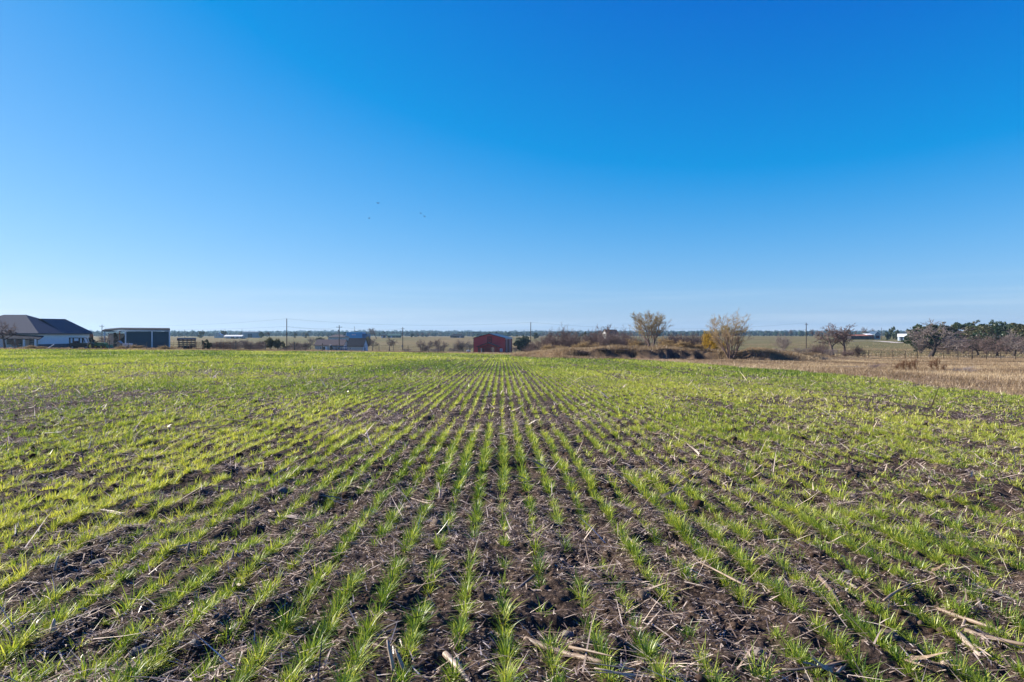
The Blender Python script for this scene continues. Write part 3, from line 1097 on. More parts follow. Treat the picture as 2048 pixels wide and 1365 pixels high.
# ------------------------------------------------------------------ white house at the left edge
def farmhouse():
    X0, Y0 = -90.3, 130.0
    g = zg(X0, Y0)
    t = thing('farmhouse', 'white farmhouse with dark hipped shingle roof at the left edge', 'house', (X0, Y0, g))
    ev = 1.62 - g            # eaves sit at eye level
    z = lambda py, Y: hgt(py, Y) - g
    front, side = MB(), MB()
    # the long board-and-batten side faces +x, the porch front faces -y
    front.poly((-20, 0, -1), (0, 0, -1), (0, 0, ev), (-20, 0, ev))
    front.poly((-20, 17, -1), (-20, 0, -1), (-20, 0, ev), (-20, 17, ev))
    front.poly((0, 17, -1), (-20, 17, -1), (-20, 17, ev), (0, 17, ev))
    front.build('front_wall', M['white_board_x'], t)
    side.poly((0, 0, .75), (0, 15.7, .75), (0, 15.7, ev), (0, 0, ev))
    side.poly((0, 15.7, -1), (0, 17.0, -1), (0, 17.0, ev), (0, 15.7, ev))
    side.build('side_wall', M['white_board'], t)
    MB().box(-.25, .04, .1, 15.7, -1, .75).build('skirting', M['brick_dark'], t)
    MB().box(-.2, .06, 15.9, 17.1, -1, ev - .1).build('chimney_wall', M['brick'], t)
    r = MB()
    o = .5
    A, B = (-20.5, -o, ev), (o, -o, ev)
    C = (o, 15.7 + o, ev)
    P, Q = (-12.3, 7.9, 5.34 - g), (-7.9, 7.9, 5.34 - g)
    r.poly(A, B, Q, P)
    r.poly(B, C, Q)
    r.poly((-20.5, 15.7, ev), A, P)
    r.poly(C, (-20.5, 15.7, ev), P, Q)
    r.box(-20.5, o, -o, 15.7 + o, ev - .22, ev - .004)
    r.build('roof', M['shingle'], t)
    w = MB()
    U, V = (-5.1, 8.2, z(637.6, 138)), (-3.4, 13.2, z(638.5, 143))
    E0, E1 = (.12, 7.5, ev + .06), (.6, 16.6, ev + .06)
    w.poly(E0, E1, V, U)
    w.poly(E1, (-14, 16.6, ev + .05), V)
    w.poly((-14, 16.6, ev + .05), (-14, 8, ev + .05), U, V)
    w.build('rear_roof', M['shingle'], t)
    # porch at the corner
    pr = MB()
    pz = z(673, 128)
    slab(pr, (-6.6, -3.2, pz - .35), (1.8, -2.2, pz - .55), (1.2, -.06, pz + .05), (-6.2, -.06, pz + .35), .12)
    pr.build('porch_roof', M['shingle_dark'], t)
    for x in (-6.3, -2.6, -.9, 1.2):
        MB().box(x - .12, x + .12, -2.5, -2.26, -.8, pz - .55).build('porch_post', M['white_trim'], t)
    for x in (-1.9, .4):
        s = MB()
        for k in range(6):
            s.box(x - .38, x + .38, -2.2, -2.14, .15 + k * .3, .33 + k * .3)
        s.box(x - .42, x - .34, -2.22, -2.12, 0, 2.0); s.box(x + .34, x + .42, -2.22, -2.12, 0, 2.0)
        s.build('slat_screen', M['dark_metal'], t)
    window(t, -6.0, -3.0, .6, 1.9, 0.0)
    MB().box(-2.2, -1.2, -.06, .02, -.2, 1.95).build('door', M['pale_glass'], t)
    window(t, -11.8, -10.2, .6, 2.0, 0.0)
    for a, b, cc in ((-4.1, 11.5, 3.1), (-2.6, 14.2, 2.5)):
        MB().tube([(a, b, ev + cc - 1.6), (a, b, ev + cc - .75)], .16, 8).build('roof_vent', M['white_trim'], t)
    return t


farmhouse()


# ------------------------------------------------------------------ open farm shed
def shed():
    Y0 = 150.0
    xm = PX(238) * Y0
    g = zg(-82, Y0)
    th = math.radians(27)
    Cx = PX(273) * Y0
    t = thing('farm_shed', 'long teal metal farm shed with white posts and flat roof', 'shed', (Cx, Y0, g), th)
    loc = lambda px: (PX(px) * Y0 - Cx) / (math.cos(th) - PX(px) * math.sin(th))      # where a bearing meets the shed front
    L, A, B, R, Z = loc(207), loc(251), loc(304), loc(339), hgt(662.5, Y0) - g
    xm = loc(238)
    sh = MB()
    sh.box(A + .15, B - .15, .25, .33, -.8, Z - .1)
    sh.box(B + .15, R - .15, .25, .33, -.8, Z - .1)
    sh.box(R - .1, R, .35, 8, -.8, Z - .1)
    sh.box(A + .1, R - .1, 7.9, 8.0, -.8, Z - .1)
    sh.build('sheet_wall', M['teal_sheet'], t)
    bk = MB().box(L + .5, A, 7.6, 7.7, -.8, Z - .55)
    bk.build('back_wall', M['pale_sheet'], t)
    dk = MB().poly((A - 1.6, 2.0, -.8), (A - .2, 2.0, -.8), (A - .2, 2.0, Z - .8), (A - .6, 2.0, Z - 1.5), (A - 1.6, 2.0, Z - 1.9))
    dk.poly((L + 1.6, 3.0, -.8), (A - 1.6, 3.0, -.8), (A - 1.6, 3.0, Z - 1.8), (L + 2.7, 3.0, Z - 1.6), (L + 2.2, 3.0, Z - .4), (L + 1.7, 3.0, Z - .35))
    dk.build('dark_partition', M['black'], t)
    for x in (L + .2, A, B, R):
        MB().box(x - .13, x + .13, -.05, .2, -.8, Z).build('post', M['white_trim'], t)
    f = MB()
    f.box(A, R + .1, -.12, -.06, Z - .05, Z + .18)
    f.poly((L, -.09, Z - .22), (A, -.09, Z - .05), (A, -.09, Z + .18), (L, -.09, Z + .02))
    f.build('fascia', M['pale_sheet'], t)
    rf = MB()
    slab(rf, (xm, -.2, Z + .38), (R + .12, -.2, Z + .34), (R + .12, 8.1, Z + .75), (xm, 8.3, Z + .8), .16)
    slab(rf, (L - .3, -.4, Z + .06), (xm, -.4, Z + .38), (xm, 8.3, Z + .8), (L - .3, 8.3, Z + .5), .16)
    rf.build('roof', M['shingle_dark'], t)


shed()


# ------------------------------------------------------------------ machines and yard things along the left edge of the field
def utility_buggy():
    p = at(162, 116)
    t = thing('utility_buggy', 'black cab farm buggy parked in front of the white house', 'buggy', p, math.radians(8))
    b = MB()
    b.extrude([(-1.55, .28), (1.25, .28), (1.62, .45), (1.62, .95), (.85, 1.02), (-1.55, 1.02)], 'y', -.62, .62)
    b.build('body', M['black'], t)
    c = MB()
    for y in (-.62, .56):
        c.box(-1.6, -1.38, y, y + .06, 1.0, 1.86)
        c.box(-.12, .12, y, y + .06, 1.0, 1.86)
        c.tube([(.92, y + .03, 1.02), (.60, y + .03, 1.9)], .06, 4)
    c.box(-1.6, .62, -.66, .66, 1.82, 1.94)
    c.poly((.62, -.66, 1.94), (.62, .66, 1.94), (.95, .66, 1.8), (.95, -.66, 1.8))
    c.build('roof_frame', M['black'], t)
    MB().box(-.95, -.45, -.5, .5, .9, 1.35).build('seat', M['maroon'], t)
    for x in (-1.05, 1.1):
        for y in (-.58, .58):
            w = MB().wheel((x, y, .30), .33, .24, (0, 1, 0)).build('wheel', M['rubber'], t)
            MB().wheel((x, y, .30), .17, .27, (0, 1, 0)).build('rim', M['steel'], w)
    MB().box(1.6, 1.66, -.5, -.3, .72, .86).build('headlight', M['white_plastic'], t)
    MB().box(1.6, 1.66, .3, .5, .72, .86).build('headlight', M['white_plastic'], t)


utility_buggy()


def tractor():
    p = at(196, 114)
    t = thing('compact_tractor', 'low green compact tractor parked beside the black buggy', 'tractor', p, math.radians(-6))
    b = MB()
    b.extrude([(-1.2, .55), (1.5, .50), (1.56, .95), (.25, 1.12), (.1, .85), (-.3, .82), (-1.2, 1.0)], 'y', -.33, .33)
    b.build('hood', M['green_paint'], t)
    for s in (-1, 1):
        f = MB()
        f.extrude([(-1.35, .75), (-1.1, 1.12), (-.6, 1.18), (-.2, .9), (-.3, .8), (-1.2, .7)], 'y', s * .55 - .14, s * .55 + .14)
        f.build('fender', M['green_paint'], t)
        w = MB().wheel((-.8, s * .62, .55), .58, .32, (0, 1, 0), 20).build('rear_wheel', M['rubber'], t)
        MB().wheel((-.8, s * .62, .55), .30, .36, (0, 1, 0)).build('rim', M['yellow_paint'], w)
        w = MB().wheel((1.05, s * .55, .34), .36, .22, (0, 1, 0), 16).build('front_wheel', M['rubber'], t)
        MB().wheel((1.05, s * .55, .34), .19, .26, (0, 1, 0)).build('rim', M['yellow_paint'], w)
    MB().box(-.85, -.45, -.26, .26, 1.0, 1.12).box(-.95, -.85, -.26, .26, 1.05, 1.5).build('seat', M['black'], t)
    MB().tube([(.05, 0, 1.0), (-.12, 0, 1.3)], .03, 6).wheel((-.13, 0, 1.31), .2, .04, (-.5, 0, 1)).build('steering_wheel', M['black'], t)
    lo = MB()
    for s in (-1, 1):
        lo.tube([(.2, s * .42, 1.1), (1.3, s * .42, 1.05), (2.0, s * .42, .5)], .06, 5)
    lo.extrude([(1.95, .25), (2.45, .18), (2.1, .45), (2.05, .75), (1.95, .75)], 'y', -.75, .75)
    lo.build('loader', M['green_paint'], t)


tractor()


def feeder_house():
    p = at(239, 113)
    t = thing('feeder_box', 'small gabled wooden feeder box on a post before the shed', 'feeder', p)
    MB().tube([(0, 0, -.1), (0, 0, .45)], .06, 6).build('post', M['wood'], t)
    gb = MB().extrude([(-.30, .42), (.30, .42), (.30, 1.05), (0, 1.32), (-.30, 1.05)], 'y', -.28, .28).build('box', M['wood'], t)
    r = MB()
    slab(r, (-.45, .4, .98), (-.45, -.4, .98), (0, -.4, 1.40), (0, .4, 1.40), .05)
    slab(r, (.45, -.4, .98), (.45, .4, .98), (0, .4, 1.40), (0, -.4, 1.40), .05)
    r.build('roof', M['tan_wall'], t)
    p2 = at(239.5, 116)
    o = MB().tube([(0, 0, -.1), (0, 0, 3.0)], .085, 8).box(-.11, .11, -.11, .11, 3.0, 3.06).build('rusty_post', M['rust'])
    o.location = p2
    tag(o, 'tall rusty post rising behind the feeder box', 'post')


feeder_house()


def tank_trailer():
    p = at(254, 114)
    t = thing('tank_trailer', 'white water tank trailer sitting by the shed post', 'trailer', p)
    MB().box(-.75, .75, -.45, .45, .32, .92).box(-.7, .7, -.4, .4, .92, .98).build('tank', M['white_plastic'], t)
    MB().box(-.85, .95, -.4, .4, .24, .32).tube([(.9, 0, .28), (1.4, 0, .22)], .04, 5).build('chassis', M['steel'], t)
    for s in (-1, 1):
        MB().wheel((.35, s * .5, .24), .26, .16, (0, 1, 0)).build('wheel', M['rubber'], t)


tank_trailer()


def stock_trailer():
    p = at(357, 116)
    t = thing('livestock_trailer', 'dark slatted livestock trailer with rounded roof right of the shed', 'trailer', p, math.radians(20))
    W, Ln = 1.5, 2.6
    fr = MB()
    for z in (.55, .85, 1.15, 1.45):
        fr.box(0, Ln, -W / 2 - .02, -W / 2 + .02, z, z + .16)
        fr.box(0, Ln, W / 2 - .02, W / 2 + .02, z, z + .16)
        fr.box(-.02, .02, -W / 2, W / 2, z, z + .13)
    for x in (0, .65, 1.3, 1.95, 2.55):
        fr.box(x, x + .07, -W / 2 - .05, -W / 2 + .05, .4, 1.72)
        fr.box(x, x + .07, W / 2 - .05, W / 2 + .05, .4, 1.72)
    fr.build('slat_side', M['dark_metal'], t)
    MB().box(-.1, Ln + .1, -W / 2, W / 2, .36, .5).build('floor_deck', M['rust'], t)
    arc = [(W / 2 * math.cos(a), 1.68 + .34 * math.sin(a)) for a in np.linspace(0, math.pi, 9)]
    MB().extrude(arc, 'x', -.05, Ln + .1).build('roof', M['dark_metal'], t)
    arc2 = [(W / 2 * 1.03 * math.cos(a), 1.55 + .50 * math.sin(a)) for a in np.linspace(0, math.pi, 9)]
    MB().extrude(arc2, 'x', -.16, -.05).build('end_hood', M['maroon'], t)
    for x in (1.1, 1.75):
        for s in (-1, 1):
            MB().wheel((x, s * (W / 2 + .12), .3), .31, .2, (0, 1, 0)).build('wheel', M['rubber'], t)


stock_trailer()

o = MB().tube([(0, 0, 0), (1.05, .1, .72)], .07, 8).tube([(1.05, .1, .72), (1.16, .11, .78)], .1, 8).build('white_pipe', M['white_plastic'])
o.location = at(93, 112); tag(o, 'bright white pipe leaning by the house wall', 'pipe')

# ------------------------------------------------------------------ red barn
def barn():
    Y0 = 250.0
    p = Vector((PX(978.5) * Y0, Y0, 0))
    g = hgt(707.5, Y0)
    t = thing('red_barn', 'red metal barn with gabled porch and grey roof at field end', 'barn', (p.x, p.y, g), math.radians(-11.5))
    W, D, H, RS = 11.9, 12.5, 5.6, 1.55
    a = MB()
    a.extrude([(-W / 2, -1), (W / 2, -1), (W / 2, H), (0, H + RS), (-W / 2, H)], 'y', 0, .2)
    a.box(-W / 2, -W / 2 + .2, .2, D, -1, H)
    a.extrude([(-W / 2, -1), (W / 2, -1), (W / 2, H), (0, H + RS), (-W / 2, H)], 'y', D - .2, D)
    a.build('front_wall', M['red_sheet'], t)
    MB().box(W / 2 - .2, W / 2, .2, D - .2, -1, H).build('side_wall', M['red_side'], t)
    r = MB()
    k = RS / (W / 2); ov = .3
    slab(r, (-W / 2 - ov, D + ov, H - ov * k + .15), (-W / 2 - ov, -ov, H - ov * k + .15), (0, -ov, H + RS + .15), (0, D + ov, H + RS + .15), .16)
    slab(r, (W / 2 + ov, -ov, H - ov * k + .15), (W / 2 + ov, D + ov, H - ov * k + .15), (0, D + ov, H + RS + .15), (0, -ov, H + RS + .15), .16)
    r.build('roof', M['barn_roof'], t)
    tr = MB()
    for s in (-1, 1):
        slab(tr, (s * (W / 2 + ov), -ov - .06, H - ov * k - .08), (0, -ov - .06, H + RS - .06), (0, -ov - .06, H + RS + .17), (s * (W / 2 + ov), -ov - .06, H - ov * k + .17), .03)
    tr.build('gable_trim', M['dark_red'], t)
    MB().box(W / 2 + .02, W / 2 + .22, 0, D, H - .35, H - .02).build('gutter', M['white_trim'], t)
    for y in (.1, 2.6, 5.6, 8.6, D - .2):
        MB().box(W / 2 + .005, W / 2 + .09, y, y + .22, -1, H - .36).build('downpipe', M['white_trim'] if y in (2.6, 8.6) else M['dark_red'], t)
    MB().box(-W / 2 - .03, -W / 2 + .12, -.05, -.002, -1, H - .1).build('corner_trim', M['dark_red'], t)
    # hay-loft door with its framed emblem
    lf = MB()
    x0, x1, z0, z1 = -.75, .95, 3.9, 6.2
    for q in ((x0, x0 + .22, z0, z1), (x1 - .22, x1, z0, z1), (x0 + .22, x1 - .22, z1 - .22, z1), (x0 + .22, x1 - .22, z0, z0 + .22), (x0 + .22, x1 - .22, 4.95, 5.1)):
        lf.box(q[0], q[1], -.10, -.002, q[2], q[3])
    loft = lf.build('loft_door', M['dark_red'], t)
    ring = [(.1 + .38 * math.cos(q), -.05, 5.55 + .36 * math.sin(q)) for q in np.linspace(0, 2 * math.pi, 17)]
    em = MB().tube(ring, .07, 5)
    em.tube([(-.3, -.05, 4.75), (.1, -.05, 4.35), (.5, -.05, 4.75)], .06, 5)
    em.build('emblem', M['black'], loft)
    # gabled porch over the door
    pr = MB()
    slab(pr, (-4.4, -.02, 2.55), (-4.4, -1.7, 2.55), (-.1, -1.7, 4.0), (-.1, -.02, 4.0), .16)
    slab(pr, (4.0, -1.7, 2.55), (4.0, -.02, 2.55), (-.1, -.02, 4.0), (-.1, -1.7, 4.0), .16)
    pr.build('porch_roof', M['barn_roof'], t)
    pt = MB()
    for s, x in ((-1, -4.3), (1, 3.9)):
        slab(pt, (x, -1.76, 2.42), (-.1, -1.76, 3.78), (-.1, -1.76, 4.0), (x, -1.76, 2.6), .04)
    pt.box(-3.9, 3.5, -1.72, -1.58, 2.30, 2.5)
    pt.tube([(-.1, -1.66, 2.5), (-.1, -1.66, 3.8)], .08, 4); pt.tube([(-1.9, -1.66, 2.5), (-.1, -1.66, 3.1), (1.7, -1.66, 2.5)], .07, 4)
    pt.build('porch_truss', M['dark_red'], t)
    for x in (-3.7, -1.9, 1.6, 3.3):
        MB().box(x - .09, x + .09, -1.74, -1.56, -.5, 2.3).build('porch_post', M['dark_red'], t)
    MB().box(-1.6, 1.3, -.07, -.003, -.4, 2.1).build('door', M['red_door'], t)
    MB().box(-2.6, -1.75, -.06, -.003, -.3, 1.95).build('side_door', M['dark_red'], t)
    window(t, -3.2, -2.75, .35, 1.95, 0, 'pale_wall', 'pale_glass')
    window(t, -4.1, -3.55, .35, 1.95, 0, 'dark_red', 'glass')
    window(t, 4.0, 4.95, .75, 1.85, 0, 'white_trim', 'pale_glass')


barn()

# yard things by the barn
p = at(937, 246)
t = thing('propane_tank', 'small white tank on legs left of the red barn', 'tank', p)
MB().tube([(-.75, 0, .7), (-.65, 0, .7), (.65, 0, .7), (.75, 0, .7)], [.15, .38, .38, .15], 12).build('tank', M['white_plastic'], t)
for x in (-.45, .45):
    MB().box(x - .06, x + .06, -.25, .25, -.2, .4).build('leg', M['steel'], t)
MB().box(-.1, .1, -.1, .1, 1.06, 1.22).build('valve_cap', M['white_trim'], t)

# ------------------------------------------------------------------ houses and sheds further off
def place(name, label, cat, px, py, Y, rz=0.0, group=None):
    return thing(name, label, cat, (PX(px) * Y, Y, hgt(py, Y)), math.radians(rz), group)


# tan cottage in two parts by the power pole
Y = 243
t = place('tan_cottage', 'tan cottage with grey roof just left of the dark roofed one', 'house', 658, 704.5, Y, -8)
gable(t, 10.6, 5.2, 2.45, 1.9, 'tan_wall', 'shingle_brown', 'x', .3)
for x in (-3.4, 1.0, 3.2):
    window(t, x, x + .7, 1.0, 1.8, 0)
MB().box(-1.6, -.7, -.06, -.003, 0, 2.0).build('door', M['white_trim'], t)
MB().box(5.3, 5.36, 0.05, 5.15, -.9, 2.4).build('end_wall', M['pale_wall'], t)
Y = 240
t = place('dark_roof_cottage', 'pale cottage with steep dark roof left of the bare tree', 'house', 710.5, 704.8, Y, -14)
gable(t, 6.1, 3.6, 2.25, 2.6, 'tan_wall', 'shingle_dark', 'x', .25)
MB().extrude([(0.02, -.9), (3.58, -.9), (3.58, 2.2), (1.8, 4.75), (0.02, 2.2)], 'x', 3.06, 3.10).build('gable_end', M['pale_wall'], t)
window(t, -2.2, -1.5, 1.0, 1.5, 0)
window(t, .9, 1.7, .2, 1.6, 3.10, 'white_trim', 'glass', 'x')

Y = 480
t = place('brown_ranch_house', 'low brown hip roofed ranch house behind the tan cottage', 'house', 673, 680, Y, -6)
hip(t, 12.2, 9, 2.0, 1.7, 'tan_wall', 'shingle_brown', 4)
window(t, -4.6, -3.4, .7, 1.6, 0)
window(t, 2.0, 4.2, .8, 1.6, 0)
Y = 520
t = place('blue_metal_barn', 'bright blue metal barn above the cottage roofs', 'barn', 710.5, 677, Y, -4)
MB().box(-6.9, 5.2, 0, 10, -1, 4.4).build('wall', M['blue_sheet'], t)
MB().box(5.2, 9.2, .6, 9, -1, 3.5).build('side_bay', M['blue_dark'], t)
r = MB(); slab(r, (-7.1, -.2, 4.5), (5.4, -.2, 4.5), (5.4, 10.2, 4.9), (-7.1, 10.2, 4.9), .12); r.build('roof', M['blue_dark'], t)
MB().box(-7.05, -6.85, -.12, -.004, -1, 4.4).build('corner_trim', M['white_trim'], t)
for x in (-2.6, -1.4, -.4):
    window(t, x, x + .7, 2.3, 3.2, 0, 'pale_wall', 'pale_glass')

Y = 620
t = place('pale_gable_house', 'pale gabled house among trees left of the white roofed store', 'house', 436, 675, Y, 10)
gable(t, 6.5, 7, 2.0, 1.7, 'tan_wall', 'pale_sheet', 'y', .3)
window(t, -1.9, -.9, .7, 1.7, 0); window(t, .6, 1.6, .7, 1.7, 0)
Y = 560
t = place('white_roof_store', 'open fronted building with bright white roof in the far pasture', 'building', 466, 679, Y, 4)
gable(t, 13.5, 7, 2.5, .9, 'tan_wall', 'white_trim', 'x', .6)
for x in (-5.6, -2.2, 1.6, 5.2):
    MB().box(x - .15, x + .15, -.7, -.45, -.6, 2.3).build('post', M['white_trim'], t)
MB().box(-1.6, 1.0, -.05, -.003, -.2, 2.0).build('door', M['glass'], t)
window(t, 2.3, 4.6, .4, 1.8, 0)
Y = 640
t = place('grey_warehouse', 'tall grey metal warehouse right of the white roofed store', 'warehouse', 500, 675.5, Y, 3)
gable(t, 14.6, 9, 5.0, .8, 'grey_sheet', 'grey_sheet', 'x', .2)
MB().box(-2, 2, -.05, -.003, -.3, 3.6).build('door', M['teal_sheet'], t)
Y = 600
t = place('green_roof_shed', 'long low green shed right of the bare pasture tree', 'shed', 788, 677, Y, 2)
gable(t, 11.4, 6, 2.4, 1.4, 'green_sheet', 'green_sheet', 'x', .2)
window(t, 1.0, 1.8, .8, 1.7, 0); MB().box(-3, -1.6, -.05, -.003, -.2, 2.0).build('door', M['pale_sheet'], t)
t = place('little_cabin', 'tiny dark fronted cabin beside the long green shed', 'cabin', 767, 677, Y, 0)
gable(t, 4.0, 4, 2.1, .8, 'pale_sheet', 'shingle_dark', 'x', .3)
MB().box(-.3, 1.3, -.05, -.003, 0, 1.9).build('door', M['black'], t)
Y = 640
t = place('dark_bungalow', 'dark hip roofed bungalow against the woods left of red barn', 'house', 914, 677, Y, 0)
hip(t, 12.5, 8, 2.1, 1.9, 'brick_dark', 'shingle_dark', 4.2)
window(t, 2.2, 3.8, .7, 1.8, 0, 'pale_wall', 'pale_glass'); MB().box(-3.4, -.6, -.05, -.003, -.2, 1.7).build('garage_door', M['black'], t)
Y = 300
t = place('hidden_farmhouse', 'dark roofed house with white gable half hidden by the thicket', 'house', 1226, 684, Y, 14)
gable(t, 5.4, 6.5, 3.3, 2.0, 'tan_wall', 'shingle_dark', 'x', .3)
MB().extrude([(1.6, 3.6), (4.9, 3.6), (3.25, 5.0)], 'x', -2.74, -2.70).build('gable_end', M['white_trim'], t)
window(t, -1.3, -.4, 1.2, 2.3, 0); window(t, .6, 1.5, 1.2, 2.3, 0)

Y = 400
t = place('white_cottage', 'white cottage with pale metal roof left of the dark oaks', 'house', 1808, 680, Y, -26)
gable(t, 5.8, 4.4, 1.9, 1.5, 'pale_wall', 'white_trim', 'x', .35)
MB().box(-1.9, -.7, -.05, -.003, -.3, 1.5).build('door', M['glass'], t)
window(t, .2, 1.4, .5, 1.5, 0)
Y = 450
t = place('white_gable_barn', 'barn with white outlined gable beside a utility pole', 'barn', 1755, 676.5, Y, 0)
gable(t, 3.9, 8, 2.6, 1.7, 'grey_sheet', 'barn_roof', 'y', .25)
r = MB()
for s in (-1, 1):
    slab(r, (s * 2.25, -.3, 2.25), (0, -.3, 4.2), (0, -.3, 4.55), (s * 2.25, -.3, 2.6), .05)
r.build('gable_trim', M['white_trim'], t)
MB().box(-1.2, 1.2, -.06, -.003, -.3, 1.6).build('door', M['dark_red'], t)
MB().box(-6.4, -1.97, 1.0, 6, -.8, 2.0).build('side_bay', M['brick'], t)
r = MB(); slab(r, (-6.6, .6, 2.2), (-1.97, .6, 2.2), (-1.97, 6.2, 2.9), (-6.6, 6.2, 2.9), .12); r.build('side_roof', M['white_trim'], t)
t = place('long_dark_shed', 'long low dark shed left of the white outlined gable barn', 'shed', 1722, 675.5, Y, 0)
gable(t, 13.5, 5, 1.1, .8, 'dark_metal', 'brick', 'x', .3)
for x in (-4, -.5, 3):
    MB().box(x, x + 1.6, -.05, -.003, -.2, .9).build('door', M['black'], t)


def car(px, py, Y, rz, mat, label):
    t = place('parked_car', label, 'car', px, py, Y, rz, 'cars parked by the white roofed store')
    MB().extrude([(-2.1, .35), (2.1, .35), (2.15, .8), (1.2, .92), (-2.1, .95)], 'y', -.85, .85).build('body', mat, t)
    MB().extrude([(-1.5, .93), (1.0, .93), (.45, 1.45), (-1.2, 1.48)], 'y', -.75, .75).build('window', M['glass'], t)
    for x in (-1.3, 1.3):
        for s in (-1, 1):
            MB().wheel((x, s * .8, .33), .34, .2, (0, 1, 0), 12).build('wheel', M['rubber'], t)


car(470, 680, 545, 12, M['black'], 'black car parked in front of the white roofed store')
car(487, 679, 550, -6, M['teal_sheet'], 'dark teal car parked right of the white roofed store')

# ------------------------------------------------------------------ poles and wires
def pole(px, top, base, Y, r, label, cross=0, group='utility poles'):
    b = at(px, Y)
    b.z = min(b.z, hgt(base, Y))
    H = hgt(top, Y) - b.z
    t = thing('utility_pole', label, 'utility pole', b, math.radians(4), group)
    MB().tube([(0, 0, -.3), (0, 0, H * .5), (0, 0, H)], [r, r * .9, r * .75], 8).build('mast', M['pole_wood'], t)
    if cross:
        MB().box(-cross, cross, -.16, -.05, H - .75, H - .6).build('crossarm', M['pole_wood'], t)
        for x in (-cross * .9, cross * .9, .0):
            MB().tube([(x, -.1, H - .6), (x, -.1, H - .4)], .06, 6).build('insulator', M['steel'], t)
    else:
        MB().tube([(0, 0, H), (0, 0, H + .22)], .05, 6).build('insulator', M['steel'], t)
    return t, b + Vector((0, 0, H))


_, T204 = pole(204, 650, 697, 300, .17, 'crossarm utility pole between the white house and the shed', 1.0)
_, T573 = pole(573.5, 638, 700, 230, .17, 'tallest bare utility pole left of the cottages')
tp, T678 = pole(678.5, 651, 706, 238, .16, 'utility pole standing in front of the tan cottage', 1.0)
MB().tube([(-.3, -.1, 7.2), (-.3, -.1, 8.0)], .22, 8).build('transformer', M['steel'], tp)
tp, T805 = pole(805.5, 655, 704.5, 290, .18, 'utility pole in the tan pasture left of the red barn', .7)
MB().box(-.45, -.1, -.25, .05, 2.2, 2.9).build('meter_box', M['steel'], tp)
_, T1061 = pole(1061.5, 645, 705, 240, .15, 'bare utility pole right of the red barn')
tp, T1612 = pole(1612.5, 646, 697, 262, .18, 'utility pole rising from the pasture at right', .6)
MB().tube([(-.3, -.1, 6.4), (-.3, -.1, 7.2)], .2, 8).build('transformer', M['steel'], tp)
_, T1763 = pole(1763, 656, 678, 448, .16, 'small utility pole by the white outlined gable barn')
for px, top, base, Y, lab in ((369, 660, 676, 600, 'thin far pole right of the shed'), (484, 658, 674, 660, 'thin far pole left of the grey warehouse'),
                              (709, 653, 668, 530, 'slim mast rising above the blue metal barn')):
    b = Vector((PX(px) * Y, Y, hgt(base, Y)))
    H = hgt(top, Y) - b.z
    o = MB().tube([(0, 0, -1.5), (0, 0, H)], [.16, .10], 6).box(-.3, .3, -.06, .06, H - .5, H - .4).build('slim_mast', M['pole_wood'])
    o.location = b
    tag(o, lab, 'mast')


def wire(a, b, sag, label, r=.017, n=14):
    pts = []
    for i in range(n + 1):
        t = i / n
        p = a.lerp(b, t)
        p.z -= sag * 4 * t * (1 - t)
        pts.append(p - a)
    o = MB().tube(pts, r, 4).build('power_line', M['dark_metal'])
    o.location = a
    tag(o, label, 'power line', 'power lines between the poles')


dz = Vector((0, 0, -2.6))
wire(T204, T573, 1.2, 'upper power line from the shed pole to the tallest pole')
wire(T573, T1061, 1.6, 'upper power line from the tallest pole to the pole right of the barn')
wire(T1061, T1612, 2.4, 'upper power line running right from the pole beside the barn')
wire(T573 + dz, T1061 + dz, 1.6, 'lower power line from the tallest pole to the pole right of the barn')
wire(T1061 + dz, T1612 + dz, 2.2, 'lower power line running right from the pole beside the barn')
wire(T204 + dz * .4, T573 + dz, 1.0, 'lower power line from the shed pole to the tallest pole')
wire(T678 + Vector((0, 0, -.6)), T805 + Vector((0, 0, -.6)), .8, 'power line between the cottage pole and the pasture pole')
wire(T573 + dz, T678 + Vector((0, 0, -.6)), .8, 'power line from the tallest pole to the cottage pole')


# ------------------------------------------------------------------ fences
def fence(name, label, pts, step, h, post_r, wires, mat_post, heavy=()):
    """posts along a path on the ground, each wire running through them"""
    P = [Vector((PX(px) * Y, Y, 0)) for px, Y in pts]
    out, k = [], 0.0
    for a, b in zip(P[:-1], P[1:]):
        d = (b - a).length
        n = max(1, round(d / step))
        out += [a.lerp(b, i / n) for i in range(n)]
    out.append(P[-1])
    for p in out:
        p.z = zg(p.x, p.y)
    t = thing(name, label, 'fence', out[0])
    rg = random.Random(len(out))
    for i, p in enumerate(out):
        q = p - out[0]
        hv = i in heavy
        hh = h * rg.uniform(.92, 1.08) * (1.2 if hv else 1)
        MB().tube([q + Vector((0, 0, -.2)), q + Vector((rg.uniform(-.04, .04), 0, hh))], post_r * (2.0 if hv else 1), 6).build('post', mat_post, t)
    for z in wires:
        MB().tube([p - out[0] + Vector((0, 0, z + rg.uniform(-.02, .02))) for p in out], .011, 4).build('wire', M['dark_metal'], t)


fence('pasture_fence', 'wire fence with dark posts crossing the dry grass at right',
      [(1690, 104), (1860, 101), (2060, 98), (2200, 97)], 1.75, 1.25, .040, (.35, .65, .95, 1.15), M['pole_wood'], heavy=(0, 10, 18))
fence('field_edge_fence', 'wire fence with dark posts along the far left edge of the field',
      [(182, 105), (330, 106), (440, 110), (560, 117), (700, 122), (845, 123), (940, 121)], 2.6, 1.30, .045, (.3, .6, .9, 1.2), M['dark_metal'], heavy=(8, 12, 14))

